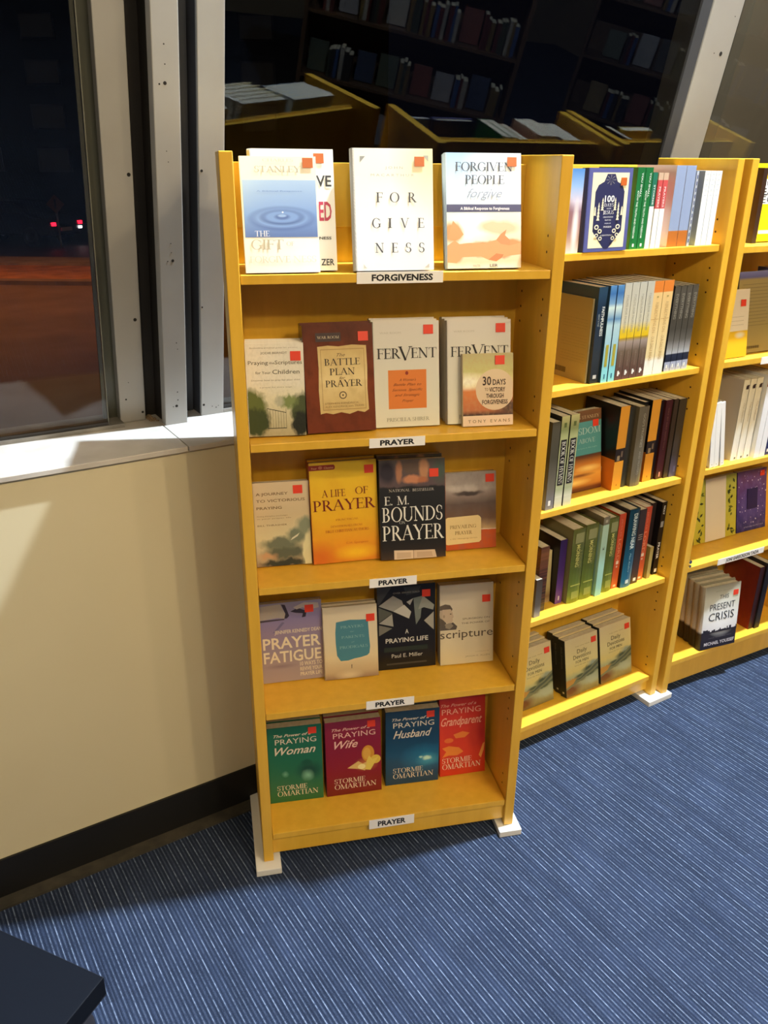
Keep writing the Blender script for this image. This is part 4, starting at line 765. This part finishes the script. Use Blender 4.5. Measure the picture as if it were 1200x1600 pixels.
spn(2, 3, .3470, .3520, .236, .050, 'thin dark green spine beside the second moss-green book', g9, flat((30, 50, 26), .4), w=.12)
spn(2, 3, .3535, .3780, .257, .036, 'pale mint spine with a grey top on the fourth shelf', g9, flat((60, 70, 50), .4), imgmat([(0, (150, 206, 196)), (.9, (176, 204, 180)), (.905, (110, 104, 84)), (1, (120, 112, 92))]), w=.135, spine_art=[(.36, .64, .59, .63, (96, 116, 96)), (.42, .58, .61, .64, (176, 204, 180)), (.3, .7, .93, .965, (176, 170, 150))])
for i, (a, c) in enumerate(((.4290, .4560), (.5350, .5640))):
    spn(2, 3, a, c, .247, .046, ('left' if i == 0 else 'right') + ' of two brick-orange spines with pale capitals', g9, flat((120, 40, 20), .4), imgmat([(0, (216, 100, 36)), (.5, (206, 84, 34)), (1, (194, 74, 36))]), w=.13,
        spine=[('LORD', .33, .62, .25, .4, (230, 160, 120), 's'), ('JESUS', .06, .30, .36, .2, (216, 130, 100), 's')], spine_art=[(.3, .7, .33, .375, (240, 220, 200)), (.36, .6, .285, .31, (230, 200, 176)), (.3, .7, .02, .05, (240, 200, 160))])
spn(2, 3, .4580, .5010, .258, .036, 'teal-blue hardback with a large white vertical title, fourth shelf', g9, flat((20, 44, 60), .3), imgmat([(0, (40, 110, 146)), (.4, (22, 78, 104)), (1, (18, 56, 74))]), flat((24, 22, 24), .3), w=.14, hard=True,
    spine=[('DRAWING NEAR', .05, .50, .34, .34, (214, 226, 220), 'b'), ('Max Anders', .55, .80, .40, .18, (150, 190, 196), 'i')], spine_art=[(.35, .65, .05, .10, (206, 226, 226))])
spn(2, 3, .5040, .5330, .248, .038, 'dark brown spine with a white circle between teal and orange books', g9, flat((40, 28, 24), .4), imgmat([(0, (80, 50, 30)), (.4, (56, 42, 34)), (1, (62, 46, 36))]), w=.14,
    spine_art=[(.3, .7, .035, .08, (236, 230, 220)), (.2, .8, .60, .61, (170, 160, 140)), (.2, .8, .63, .64, (170, 160, 140)), (.2, .8, .66, .67, (170, 160, 140))])
spn(2, 3, .5650, .5735, .246, .058, 'thin maroon-black spine right of the second orange one', g9, flat((50, 20, 18), .4), w=.12)
spn(2, 3, .5745, .5900, .108, .040, 'small tan booklet spine near the right end of the fourth shelf', g9, flat((170, 150, 84), .5), w=.09)
spn(2, 3, .5910, .6100, .240, .070, 'dark brown spine behind the small tan booklet', g9, flat((44, 32, 30), .4), w=.11)
spn(2, 3, .6120, .6330, .246, .050, 'black spine with white lettering at the right end of the fourth shelf', g9, flat((26, 20, 20), .4), w=.13, spine=[('HOLY', .05, .17, .3, .34, LW, 'b'), ('PRAYER', .55, .78, .24, .44, LW, 'b')], spine_art=[(.2, .8, .66, .74, (150, 150, 150)), (.3, .8, .03, .08, LW)])

g10 = 'landscape-covered devotionals on the bottom shelf of the middle bookcase'
dev = imgmat([(0, (120, 104, 60)), (.08, (150, 140, 96)), (.25, (160, 164, 130)), (.34, (176, 176, 126)), (.42, (214, 196, 120)), (.6, (216, 202, 140)), (1, (206, 188, 144))],
    [(.15, .1, .35, .14, (110, 64, 26), .7), (.15, .25, .5, .07, (196, 136, 40), .7), (.95, .38, .5, .09, (72, 84, 60), .35), (.6, .30, .4, .055, (84, 92, 62), .4), (.35, .235, .3, .04, (96, 96, 56), .5), (.8, .18, .4, .1, (168, 176, 150), .7), (.9, .46, .3, .06, (150, 160, 140), .7)], warp=.07, wscale=8, rough=.4)
hill = [('poly', [(0, .20), (.2, .235), (.32, .29), (.45, .30), (.6, .36), (.75, .39), (.88, .46), (1, .50), (1, .36), (.8, .30), (.6, .26), (.4, .21), (.2, .17), (0, .13)], (122, 124, 90)), ('poly', [(.3, .26), (.45, .275), (.6, .33), (.75, .36), (1, .46), (1, .41), (.8, .34), (.6, .29), (.42, .245)], (80, 88, 66)), ('poly', [(0, .25), (.07, .30), (.14, .28), (.2, .31), (.27, .28), (.34, .30), (.22, .215), (0, .17)], (190, 140, 56))]
dtx = [('THE ONE YEAR', .30, .75, .83, .014, (150, 130, 90), 's'), ('Daily', .36, .66, .715, .07, (96, 88, 62), 's'), ('Devotions', .24, .78, .625, .07, (96, 88, 62), 's'), ('FOR MEN', .31, .70, .545, .045, (96, 88, 62), 's'), ('Every day with God', .28, .74, .50, .018, (150, 136, 96), 's')]
for i, (nm, u, d, yaw, lean, w, h, n, lab) in enumerate((('d1', .128, .070, .004, .2076, .14, .197, 2, 'left'), ('d2', .3053, .052, .0093, .1909, .1382, .1925, 2, 'middle'), ('d3', .4532, .053, .0195, .1948, .1409, .1943, 2, 'right'))):
    T = .026
    b = make_book(w, h, T, dev, flat((36, 38, 32), .4), flat((60, 50, 40), .4), texts=dtx, art=hill, sticker=(.87, .87), spine=[('Daily Devotions', .12, .50, .36, .22, (120, 116, 96), 's')], spine_art=[(.35, .65, .06, .09, (206, 200, 180))])
    faceout(b, 2, 4, u, d, yaw, lean, T); tag(b, f'cream devotional with hills, front book of the {lab} stack on the middle bookcase bottom shelf', 'book', g10)
    stack(b, n, T, lean, 2, yaw, f'the cream devotional, {lab} pile', g10)

# ---------------------------------------------------------------- right bookcase
g11 = 'books on the top shelf of the right bookcase'
spn(3, 0, .126, .144, .194, .064, 'dark-covered book at the left end of the right bookcase top shelf', g11, flat((40, 30, 26), .4), flat((60, 40, 30), .4), w=.11)
b = make_book(.14, .2042, .022, imgmat([(0, (250, 206, 20)), (1, (250, 206, 20))]), flat((230, 200, 40), .4), art=[('rect', (0, 1, .485, .80), (250, 250, 246)), ('rect', (.1, 1, .10, .145), (250, 244, 206)), ('poly', [(.44, .42), (.62, .42), (.62, .33), (.50, .25), (.44, .26), (.52, .33), (.44, .34)], (40, 34, 26))],
    texts=[('THIS IS FOR', .02, .98, .72, .055, (50, 50, 50), 's'), ('YEAR', .0, .6, .60, .085, (40, 40, 40), 'b'), ('PEOPLE', .0, .95, .50, .085, (40, 40, 40), 's'), ('The', .0, .12, .90, .04, (60, 50, 20), 'b'), ('Who', .0, .1, .84, .04, (60, 50, 20), 'b')])
faceout(b, 3, 0, .1483, .074, -.007, .1464, .022); tag(b, 'bright yellow book with a white band and giant apostrophe, right bookcase top shelf', 'book', g11)
g12 = 'books on the second shelf of the right bookcase'
b = make_book(.125, .19, .015, imgmat([(0, (230, 160, 30)), (.35, (236, 190, 40)), (.39, (226, 176, 40)), (.395, (226, 210, 180)), (1, (222, 204, 176))], [(.75, .33, .2, .06, (230, 220, 190), .8)]), flat((220, 190, 100), .4), sticker=(.8, .80), art=[('rect', (.45, .85, .60 - .06 * i, .604 - .06 * i), (160, 140, 106)) for i in range(3)])
faceout(b, 3, 1, .0270, .034, 0, .14, .015); tag(b, 'yellow and cream face-out book at the left end of right bookcase second shelf', 'book', g12)
b = make_book(.155, .232, .020, imgmat([(0, (150, 128, 76)), (.9, (158, 136, 84)), (.93, (96, 92, 130)), (1, (120, 118, 160))]), flat((120, 110, 80), .4),
     art=[('rect', (.10, .88 - .05 * (i % 3), .84 - .042 * i, .849 - .042 * i), (132, 112, 68)) for i in range(13)] + [('rect', (.2 + .03 * i, .215 + .03 * i + .006 * (i % 2), .05, .085), (90, 72, 40)) for i in range(15)])
faceout(b, 3, 1, .1340, .058, 0, .14, .02); tag(b, 'large olive-tan back cover with fine print, right bookcase second shelf', 'book', g12)
spn(3, 1, .2950, .3250, .235, .030, 'violet-blue spine cut by the right picture edge, second shelf', g12, flat((96, 96, 170), .4), imgmat([(0, (150, 150, 200)), (.35, (190, 200, 80)), (.42, (96, 96, 170)), (1, (110, 110, 180))]), w=.13)
g13 = 'books on the third shelf of the right bookcase'
wht = imgmat([(0, (244, 242, 246)), (.5, (236, 226, 206)), (1, (220, 204, 170))])
for i, (a, rl, tt) in enumerate(((.0760, -.16, .018), (.0950, -.16, .018), (.1190, -.20, .016))):
    b = make_book(.13, .205, tt, WHITE, flat((246, 245, 242), .4), flat((232, 232, 232), .4), spine_art=[(.42, .58, .035, .045, (80, 80, 90))])
    # roll leans the top towards the left panel
    spineout(b, 3, 2, a, .016, rl, tt * abs(sin(rl)) if rl > 0 else .0); b.location.z = SH[3][2] + .0004 + (tt * sin(-rl) if rl < 0 else 0); tag(b, ['first', 'second', 'third'][i] + ' from left of the leaning white books on right bookcase third shelf', 'book', g13)
emb = imgmat([(0, (240, 236, 232)), (.4, (238, 230, 208)), (1, (224, 208, 170))])
for i, (a, c) in enumerate(((.1680, .1955), (.1965, .2240), (.2250, .2525))):
    spn(3, 2, a, c, .254, .035, ['left', 'middle', 'right'][i] + ' of three cream spines with a dark round emblem, third shelf', g13, flat((230, 226, 214), .4), emb, flat((206, 196, 176), .4), w=.13, hard=True,
        spine=[('The Purpose', .28, .52, .36, .26, (190, 170, 130), 'i')], spine_art=[(.3, .7, .885, .925, (60, 40, 30)), (.4, .8, .925, .935, (60, 40, 30)), (.38, .62, .02, .045, (90, 90, 96))])
rtp = imgmat([(0, (246, 246, 250)), (.86, (240, 238, 236)), (.865, (170, 52, 44)), (1, (160, 50, 44))], const=True)
for i, (a, c) in enumerate(((.2545, .2790), (.2800, .3045))):
    spn(3, 2, a, c, .262, .020, ('left' if i == 0 else 'right') + ' of two white spines with dark red tops, right bookcase', g13, WHITE, rtp, flat((222, 222, 220), .4), w=.14)
spn(3, 2, .3070, .3360, .258, .024, 'dark navy spine at the right picture edge, third shelf', g13, flat((30, 34, 60), .4), imgmat([(0, (40, 44, 110)), (.5, (30, 60, 60)), (1, (26, 28, 46))]), w=.14, spine_art=[(.3, .7, .04, .08, LW)])
g14 = 'books on the fourth shelf of the right bookcase'
lime = imgmat([(0, (196, 180, 50)), (.5, (190, 182, 60)), (1, (176, 176, 70))], noise=(6, .3, (206, 200, 110)))
lv = []
for j in range(40):
    X = random.choice((random.uniform(.05, .20), random.uniform(.80, .94))); Z = random.uniform(.03, .97) ** 1.2; a = random.uniform(0, pi); r_ = random.uniform(.035, .065)
    lv.append(('poly', [(X - r_ * cos(a), Z - r_ * .8 * sin(a)), (X + .022 * sin(a), Z - .020 * cos(a)), (X + r_ * cos(a), Z + r_ * .8 * sin(a)), (X - .022 * sin(a), Z + .020 * cos(a))], random.choice(((60, 70, 24), (96, 104, 34), (44, 50, 22)))))
b = make_book(.199, .214, .02, lime, flat((190, 180, 90), .4), art=lv + [('rect', (.255, .735, .0, 1), (222, 208, 184))],
     texts=[('SIMPLE', .36, .62, .80, .03, (176, 156, 130), 'i'), ('WORDS', .36, .62, .69, .03, (176, 156, 130), 'r'), ('GRACE', .36, .62, .52, .03, (176, 156, 130), 'r'), ('DEVOTIONS', .33, .68, .40, .03, (170, 150, 126), 'r')])
faceout(b, 3, 3, .1708, .1145, .0, .1904, .02); tag(b, 'square lime-green book with dark leaves and a cream centre panel', 'book', g14)
pur = imgmat([(0, (40, 36, 100)), (.3, (52, 42, 120)), (.6, (90, 56, 120)), (1, (110, 70, 110))], [(.5, .45, .6, .35, (96, 80, 150), .9)], noise=(7, .5, (120, 100, 170)))
dots = [('ell', (random.uniform(.04, .96), random.uniform(.12, .97), r_, r_ * .65), (206, 196, 226)) for r_ in [random.uniform(.006, .02) for _ in range(60)]]
b = make_book(.1399, .2123, .02, pur, flat((40, 34, 90), .4), sticker=(.84, .92), art=dots + [('rect', (.33, .68, .36, .70), (48, 34, 84))],
     texts=[('A CHRISTMAS', .38, .64, .64, .02, (170, 160, 196), 'r'), ('LONGING', .38, .64, .58, .025, (170, 160, 196), 'r'), ('Joni', .42, .60, .46, .035, (230, 220, 240), 'I'), ('JONI EARECKSON TADA', .25, .92, .055, .022, (190, 186, 220), 'r')])
faceout(b, 3, 3, .3760, .1166, -.03, .1947, .02); tag(b, 'purple starry paperback beside the lime-green book, right bookcase', 'book', g14)
g15 = 'books on the bottom shelf of the right bookcase'
cri = imgmat([(0, (34, 30, 40)), (.26, (44, 38, 44)), (.28, (214, 210, 214)), (.45, (226, 224, 220)), (.8, (206, 204, 184)), (1, (150, 144, 124))], [(.55, .5, .5, .35, (240, 240, 240), .9)])
crs = imgmat([(0, (30, 22, 28)), (.26, (38, 28, 32)), (.30, (206, 198, 190)), (.6, (168, 160, 140)), (1, (190, 180, 158))])
bl = []
x_ = .0
while x_ < 1:
    w_ = random.uniform(.02, .06); bl.append(('rect', (x_, min(1, x_ + w_), .25, .27 + random.uniform(0, .05)), (38, 34, 42))); x_ += w_
b = make_book(.1483, .2290, .028, cri, crs, flat((140, 134, 120), .4), hard=True, sticker=(.87, .845), art=bl,
    texts=[('BEST SELLING', .30, .78, .905, .018, (150, 146, 130), 's'), ('THIS', .42, .68, .78, .065, (60, 62, 66), 's'), ('PRESENT', .17, .88, .615, .10, (54, 56, 62), 's'), ('CRISIS', .16, .88, .445, .125, (50, 52, 58), 's'), ('HOW TO STAND FIRM', .22, .86, .16, .014, (110, 104, 110), 's'), ('MICHAEL YOUSSEF', .10, .96, .055, .05, (206, 200, 206), 'b')])
T = .028; faceout(b, 3, 4, .1660, .0120, -.118, .1, T); tag(b, 'white and black hardback with a city skyline, front one on right bookcase bottom shelf', 'book', g15)
stack(b, 4, T, .1, 3, -.118, 'the white and black skyline hardback', g15)
spn(3, 4, .4300, .4540, .245, .036, 'red-brown book with a small white barcode, right of the skyline stack', g15, flat((120, 36, 22), .4), flat((60, 26, 20), .4), imgmat([(0, (150, 46, 26)), (1, (130, 40, 26))], noise=(5, .5, (104, 30, 20))), w=.14)
spn(3, 4, .4550, .4800, .258, .030, 'dark spine at the right picture edge, bottom shelf', g15, flat((30, 22, 22), .4), w=.14)

# ---------------------------------------------------------------- low dark table in the near left corner
NVY = noisy((12, 17, 27), (9, 13, 22), 2.5, .7, spec=.12, name='dark_navy_laminate')
TBK = noisy((12, 12, 15), (20, 20, 24), 5, .5, name='black_laminate')
t = empty('low_table', (-.438, .902, 0), (0, 0, math.atan2(-.0845, .201)))
tag(t, 'low dark navy table, only its corner visible at bottom left', 'table')
m_ = MB(); m_.box(-.9, 0, -.62, 0, .412, .45); o = m_.build('table_top', [NVY], t, .002)
m_ = MB(); m_.box(-.9, -.0005, -.62, -.0005, .41, .4495); m_.build('edge_band', TBK, t)
for (a, b_) in ((-.06, -.06), (-.87, -.06), (-.06, -.58), (-.87, -.58)):
    m_ = MB(); m_.box(a - .03, a + .02, b_ - .02, b_ + .02, .0, .41); m_.build('leg', TBK, t, .003)
m_ = MB(); m_.box(-.84, -.07, -.56, -.06, .10, .12); m_.build('lower_shelf', TBK, t)
# black shoe-like bag on the floor under the table corner
bag = MB(); bag.prism([(-.07, 0, 0), (.05, 0, 0), (.06, 0, .03), (.03, 0, .09), (-.03, 0, .11), (-.07, 0, .08)], (0, .09, 0))
o = bag.build('shoe', noisy((26, 24, 30), (44, 40, 48), 30, .7, name='worn_black_leather'), None, .012); o.location = (-.60, 1.03, .001); o.rotation_euler = (0, 0, radians(25)); tag(o, 'dark scuffed shoe on the carpet beside the low table corner', 'shoe')

# ---------------------------------------------------------------- street outside, below the shop floor
GZ = -1.2
ASP = noisy((86, 70, 58), (108, 90, 74), .8, .85, .1, 'asphalt')
def strip(name, y0, y1, z, mat, n, h=.06):
    m_ = MB(); m_.box(-45, 30, y0, y1, z - h, z); o = m_.build(name, mat); tag(o, kind='structure'); return o
strip('ground_road', 4.4, 20.2, GZ, ASP, 0)
strip('ground_kerb', 20.2, 20.6, GZ + .10, noisy((120, 104, 84), (96, 84, 70), 3, .8), 0, .16)
strip('ground_verge', 20.6, 23.6, GZ + .06, noisy((176, 120, 64), (120, 84, 44), 2, .9), 0)
strip('ground_path', 23.6, 25.2, GZ + .12, noisy((150, 136, 116), (120, 110, 96), 2, .8), 0, .16)
strip('ground_street', 25.2, 60, GZ + .02, noisy((52, 50, 54), (70, 66, 66), .8, .5), 0)
# car, rear three-quarter view
car = empty('car', (-13.0, 30.3, GZ + .02), (0, 0, radians(160))); tag(car, 'dark car with glowing red tail lights on the street outside', 'car')
CP = flat((24, 22, 28), .18)
prof = [(-2.1, .35), (-2.15, .75), (-1.95, .95), (-1.35, 1.02), (-.7, 1.42), (.6, 1.45), (1.25, 1.0), (2.0, .88), (2.15, .6), (2.1, .32)]
m_ = MB(); m_.prism([(x, -.85, z) for x, z in prof], (0, 1.7, 0)); m_.build('body', CP, car, .08)
m_ = MB(); m_.prism([(x, -.86, z) for x, z in [(-1.2, 1.05), (-.65, 1.36), (.55, 1.38), (1.08, 1.05)]], (0, 1.72, 0)); m_.build('side_window', flat((10, 10, 14), .08), car)
for sx in (-1.35, 1.35):
    for sy in (-.88, .70):
        m_ = MB(); m_.cyl((sx, sy, .32), (0, 1, 0), .32, .18, 20); w_ = m_.build('wheel', flat((14, 14, 14), .7), car)
        m_ = MB(); m_.cyl((sx, sy - .005, .32), (0, 1, 0), .18, .19, 10); m_.build('hub_cap', flat((150, 150, 156), .3, 1), w_)
RL = emis((255, 24, 50), 5); WL = emis((250, 245, 255), 7)
for sy in (-.80, .52):
    m_ = MB(); m_.box(-2.19, -2.10, sy, sy + .17, .68, .79); m_.build('tail_lamp', RL, car)
m_ = MB(); m_.box(-2.19, -2.1, -.76, -.64, .54, .62); m_.build('reversing_lamp', WL, car)
m_ = MB(); m_.box(-2.18, -2.1, -.26, .26, .5, .61); m_.build('number_plate', flat((200, 200, 196), .5), car)
# diamond warning sign on a post
sg = empty('road_sign', (-11.0, 28.9, GZ - .95)); tag(sg, 'faint orange diamond-shaped road sign on a post outside', 'sign')
m_ = MB(); m_.prism([(0, 0, 2.05), (.30, 0, 2.35), (0, 0, 2.65), (-.30, 0, 2.35)], (0, .02, 0)); m_.build('sign_plate', flat((84, 56, 36), .6), sg)
m_ = MB(); m_.box(-.03, .03, -.012, -.001, 2.2, 2.5); m_.build('black_mark', BLACKM, sg)
m_ = MB(); m_.cyl((0, .05, 0), (0, 0, 1), .035, 2.3, 8); m_.build('post', flat((90, 90, 90), .5, .6), sg)
# dark building with dim rows of windows beyond the street
bd = empty('building', (-16, 40, GZ)); tag(bd, 'dark building with dim rows of windows across the street', 'building')
m_ = MB(); m_.box(-14, 16, 0, 6, 0, 14); m_.build('wall', noisy((20, 18, 20), (14, 13, 15), 1, .9), bd)
DW_ = flat((26, 25, 28), .5); PN = emis((120, 110, 96), .012)
for r_ in range(6):
    for c_ in range(7):
        m_ = MB(); x = -9 + c_ * 3.1; m_.box(x, x + 1.5, -.06, 0, 2.2 + r_ * 1.75, 3.2 + r_ * 1.75); wf_ = m_.build('window', DW_, bd)
        m_ = MB(); m_.box(x + .08, x + 1.42, -.09, -.06, 2.28 + r_ * 1.75, 3.12 + r_ * 1.75); m_.build('pane', PN, wf_)

m_ = MB(); m_.box(3.25, 9, .9, .95, -1.2, 4.6, fn=tp); o = m_.build('wall_outside', noisy((112, 98, 76), (102, 90, 70), 2, .9, name='dim_stucco')); tag(o, kind='structure')

# ---------------------------------------------------------------- shop behind the camera, seen only in the window glass
SHN = ['bottom', 'second', 'third', 'top']
def ORDN(n): return ['first', 'second', 'third', 'fourth', 'fifth', 'sixth', 'seventh', 'eighth', 'ninth', 'tenth', 'eleventh', 'twelfth', 'thirteenth', 'fourteenth', 'fifteenth', 'sixteenth', 'seventeenth', 'eighteenth', 'nineteenth', 'twentieth'][min(n, 20) - 1] if n <= 20 else ORDN(n - 20) + ' past the twentieth'
DIMWOOD = noisy((74, 54, 34), (56, 40, 26), 3, .5, name='dimmed_wood')  # wood and books coloured darker so their mirror image looks dim
def far_case(loc, rz, label, rows, seed):
    random.seed(seed); cnt_ = 0; dn_ = 'left' if seed == 3 else 'right'
    r = empty('display_bookcase', loc, (0, 0, rz)); tag(r, label, 'bookcase')
    wd_ = 1.6; hh = 1.9
    for u in (0, wd_ - .03): m_ = MB(); m_.box(u, u + .03, 0, .32, 0, hh); m_.build('side_panel', DIMWOOD, r)
    m_ = MB(); m_.box(.03, wd_ - .03, .30, .32, 0, hh); m_.build('back_panel', DIMWOOD, r)
    for i in range(rows):
        z = .12 + i * (hh - .2) / rows
        m_ = MB(); m_.box(.03, wd_ - .03, .0, .30, z - .02, z); m_.build('shelf', DIMWOOD, r)
        x = .06; cnt_ = 0
        while x < wd_ - .2:
            if random.random() < .45:
                w_ = .14; h_ = random.uniform(.19, .235); T = .02
                c_ = random.choice(((120, 118, 114), (84, 40, 34), (34, 46, 70), (40, 40, 44), (96, 80, 50), (56, 64, 54), (110, 110, 116)))
                b = make_book(w_, h_, T, flat(c_, .4)); b.parent = None
                M_ = Matrix.Translation(loc) @ Matrix.Rotation(rz, 4, 'Z') @ Matrix.Translation((x, .12, z + .003 + T * sin(.16))) @ Matrix.Rotation(-.16, 4, 'X')
                b.matrix_world = M_; cnt_ += 1; tag(b, f'book {ORDN(cnt_)} along the {SHN[i]} shelf of the {dn_} mirrored display case', 'book', 'books mirrored in the window glass'); x += w_ + .03
            else:
                for _ in range(3):
                    T = random.uniform(.018, .035); h_ = random.uniform(.18, .235)
                    c_ = random.choice(((120, 118, 114), (64, 28, 28), (40, 60, 100), (30, 30, 34), (84, 70, 40), (44, 52, 44)))
                    b = make_book(.14, h_, T, flat(c_, .4))
                    M_ = Matrix.Translation(loc) @ Matrix.Rotation(rz, 4, 'Z') @ Matrix.Translation((x + T, .05, z + .001)) @ Matrix.Rotation(pi / 2, 4, 'Z')
                    b.matrix_world = M_; cnt_ += 1; tag(b, f'book {ORDN(cnt_)} along the {SHN[i]} shelf of the {dn_} mirrored display case', 'book', 'books mirrored in the window glass'); x += T + .002
                x += .01
far_case(Vector((4.6, .9, 0)), radians(-115), 'maple display case far inside the shop, mirrored faintly in the glass left of centre', 4, 3)
far_case(Vector((6.0, 2.6, 0)), radians(-105), 'second maple display case further inside the shop, mirrored faintly near the right post', 4, 5)
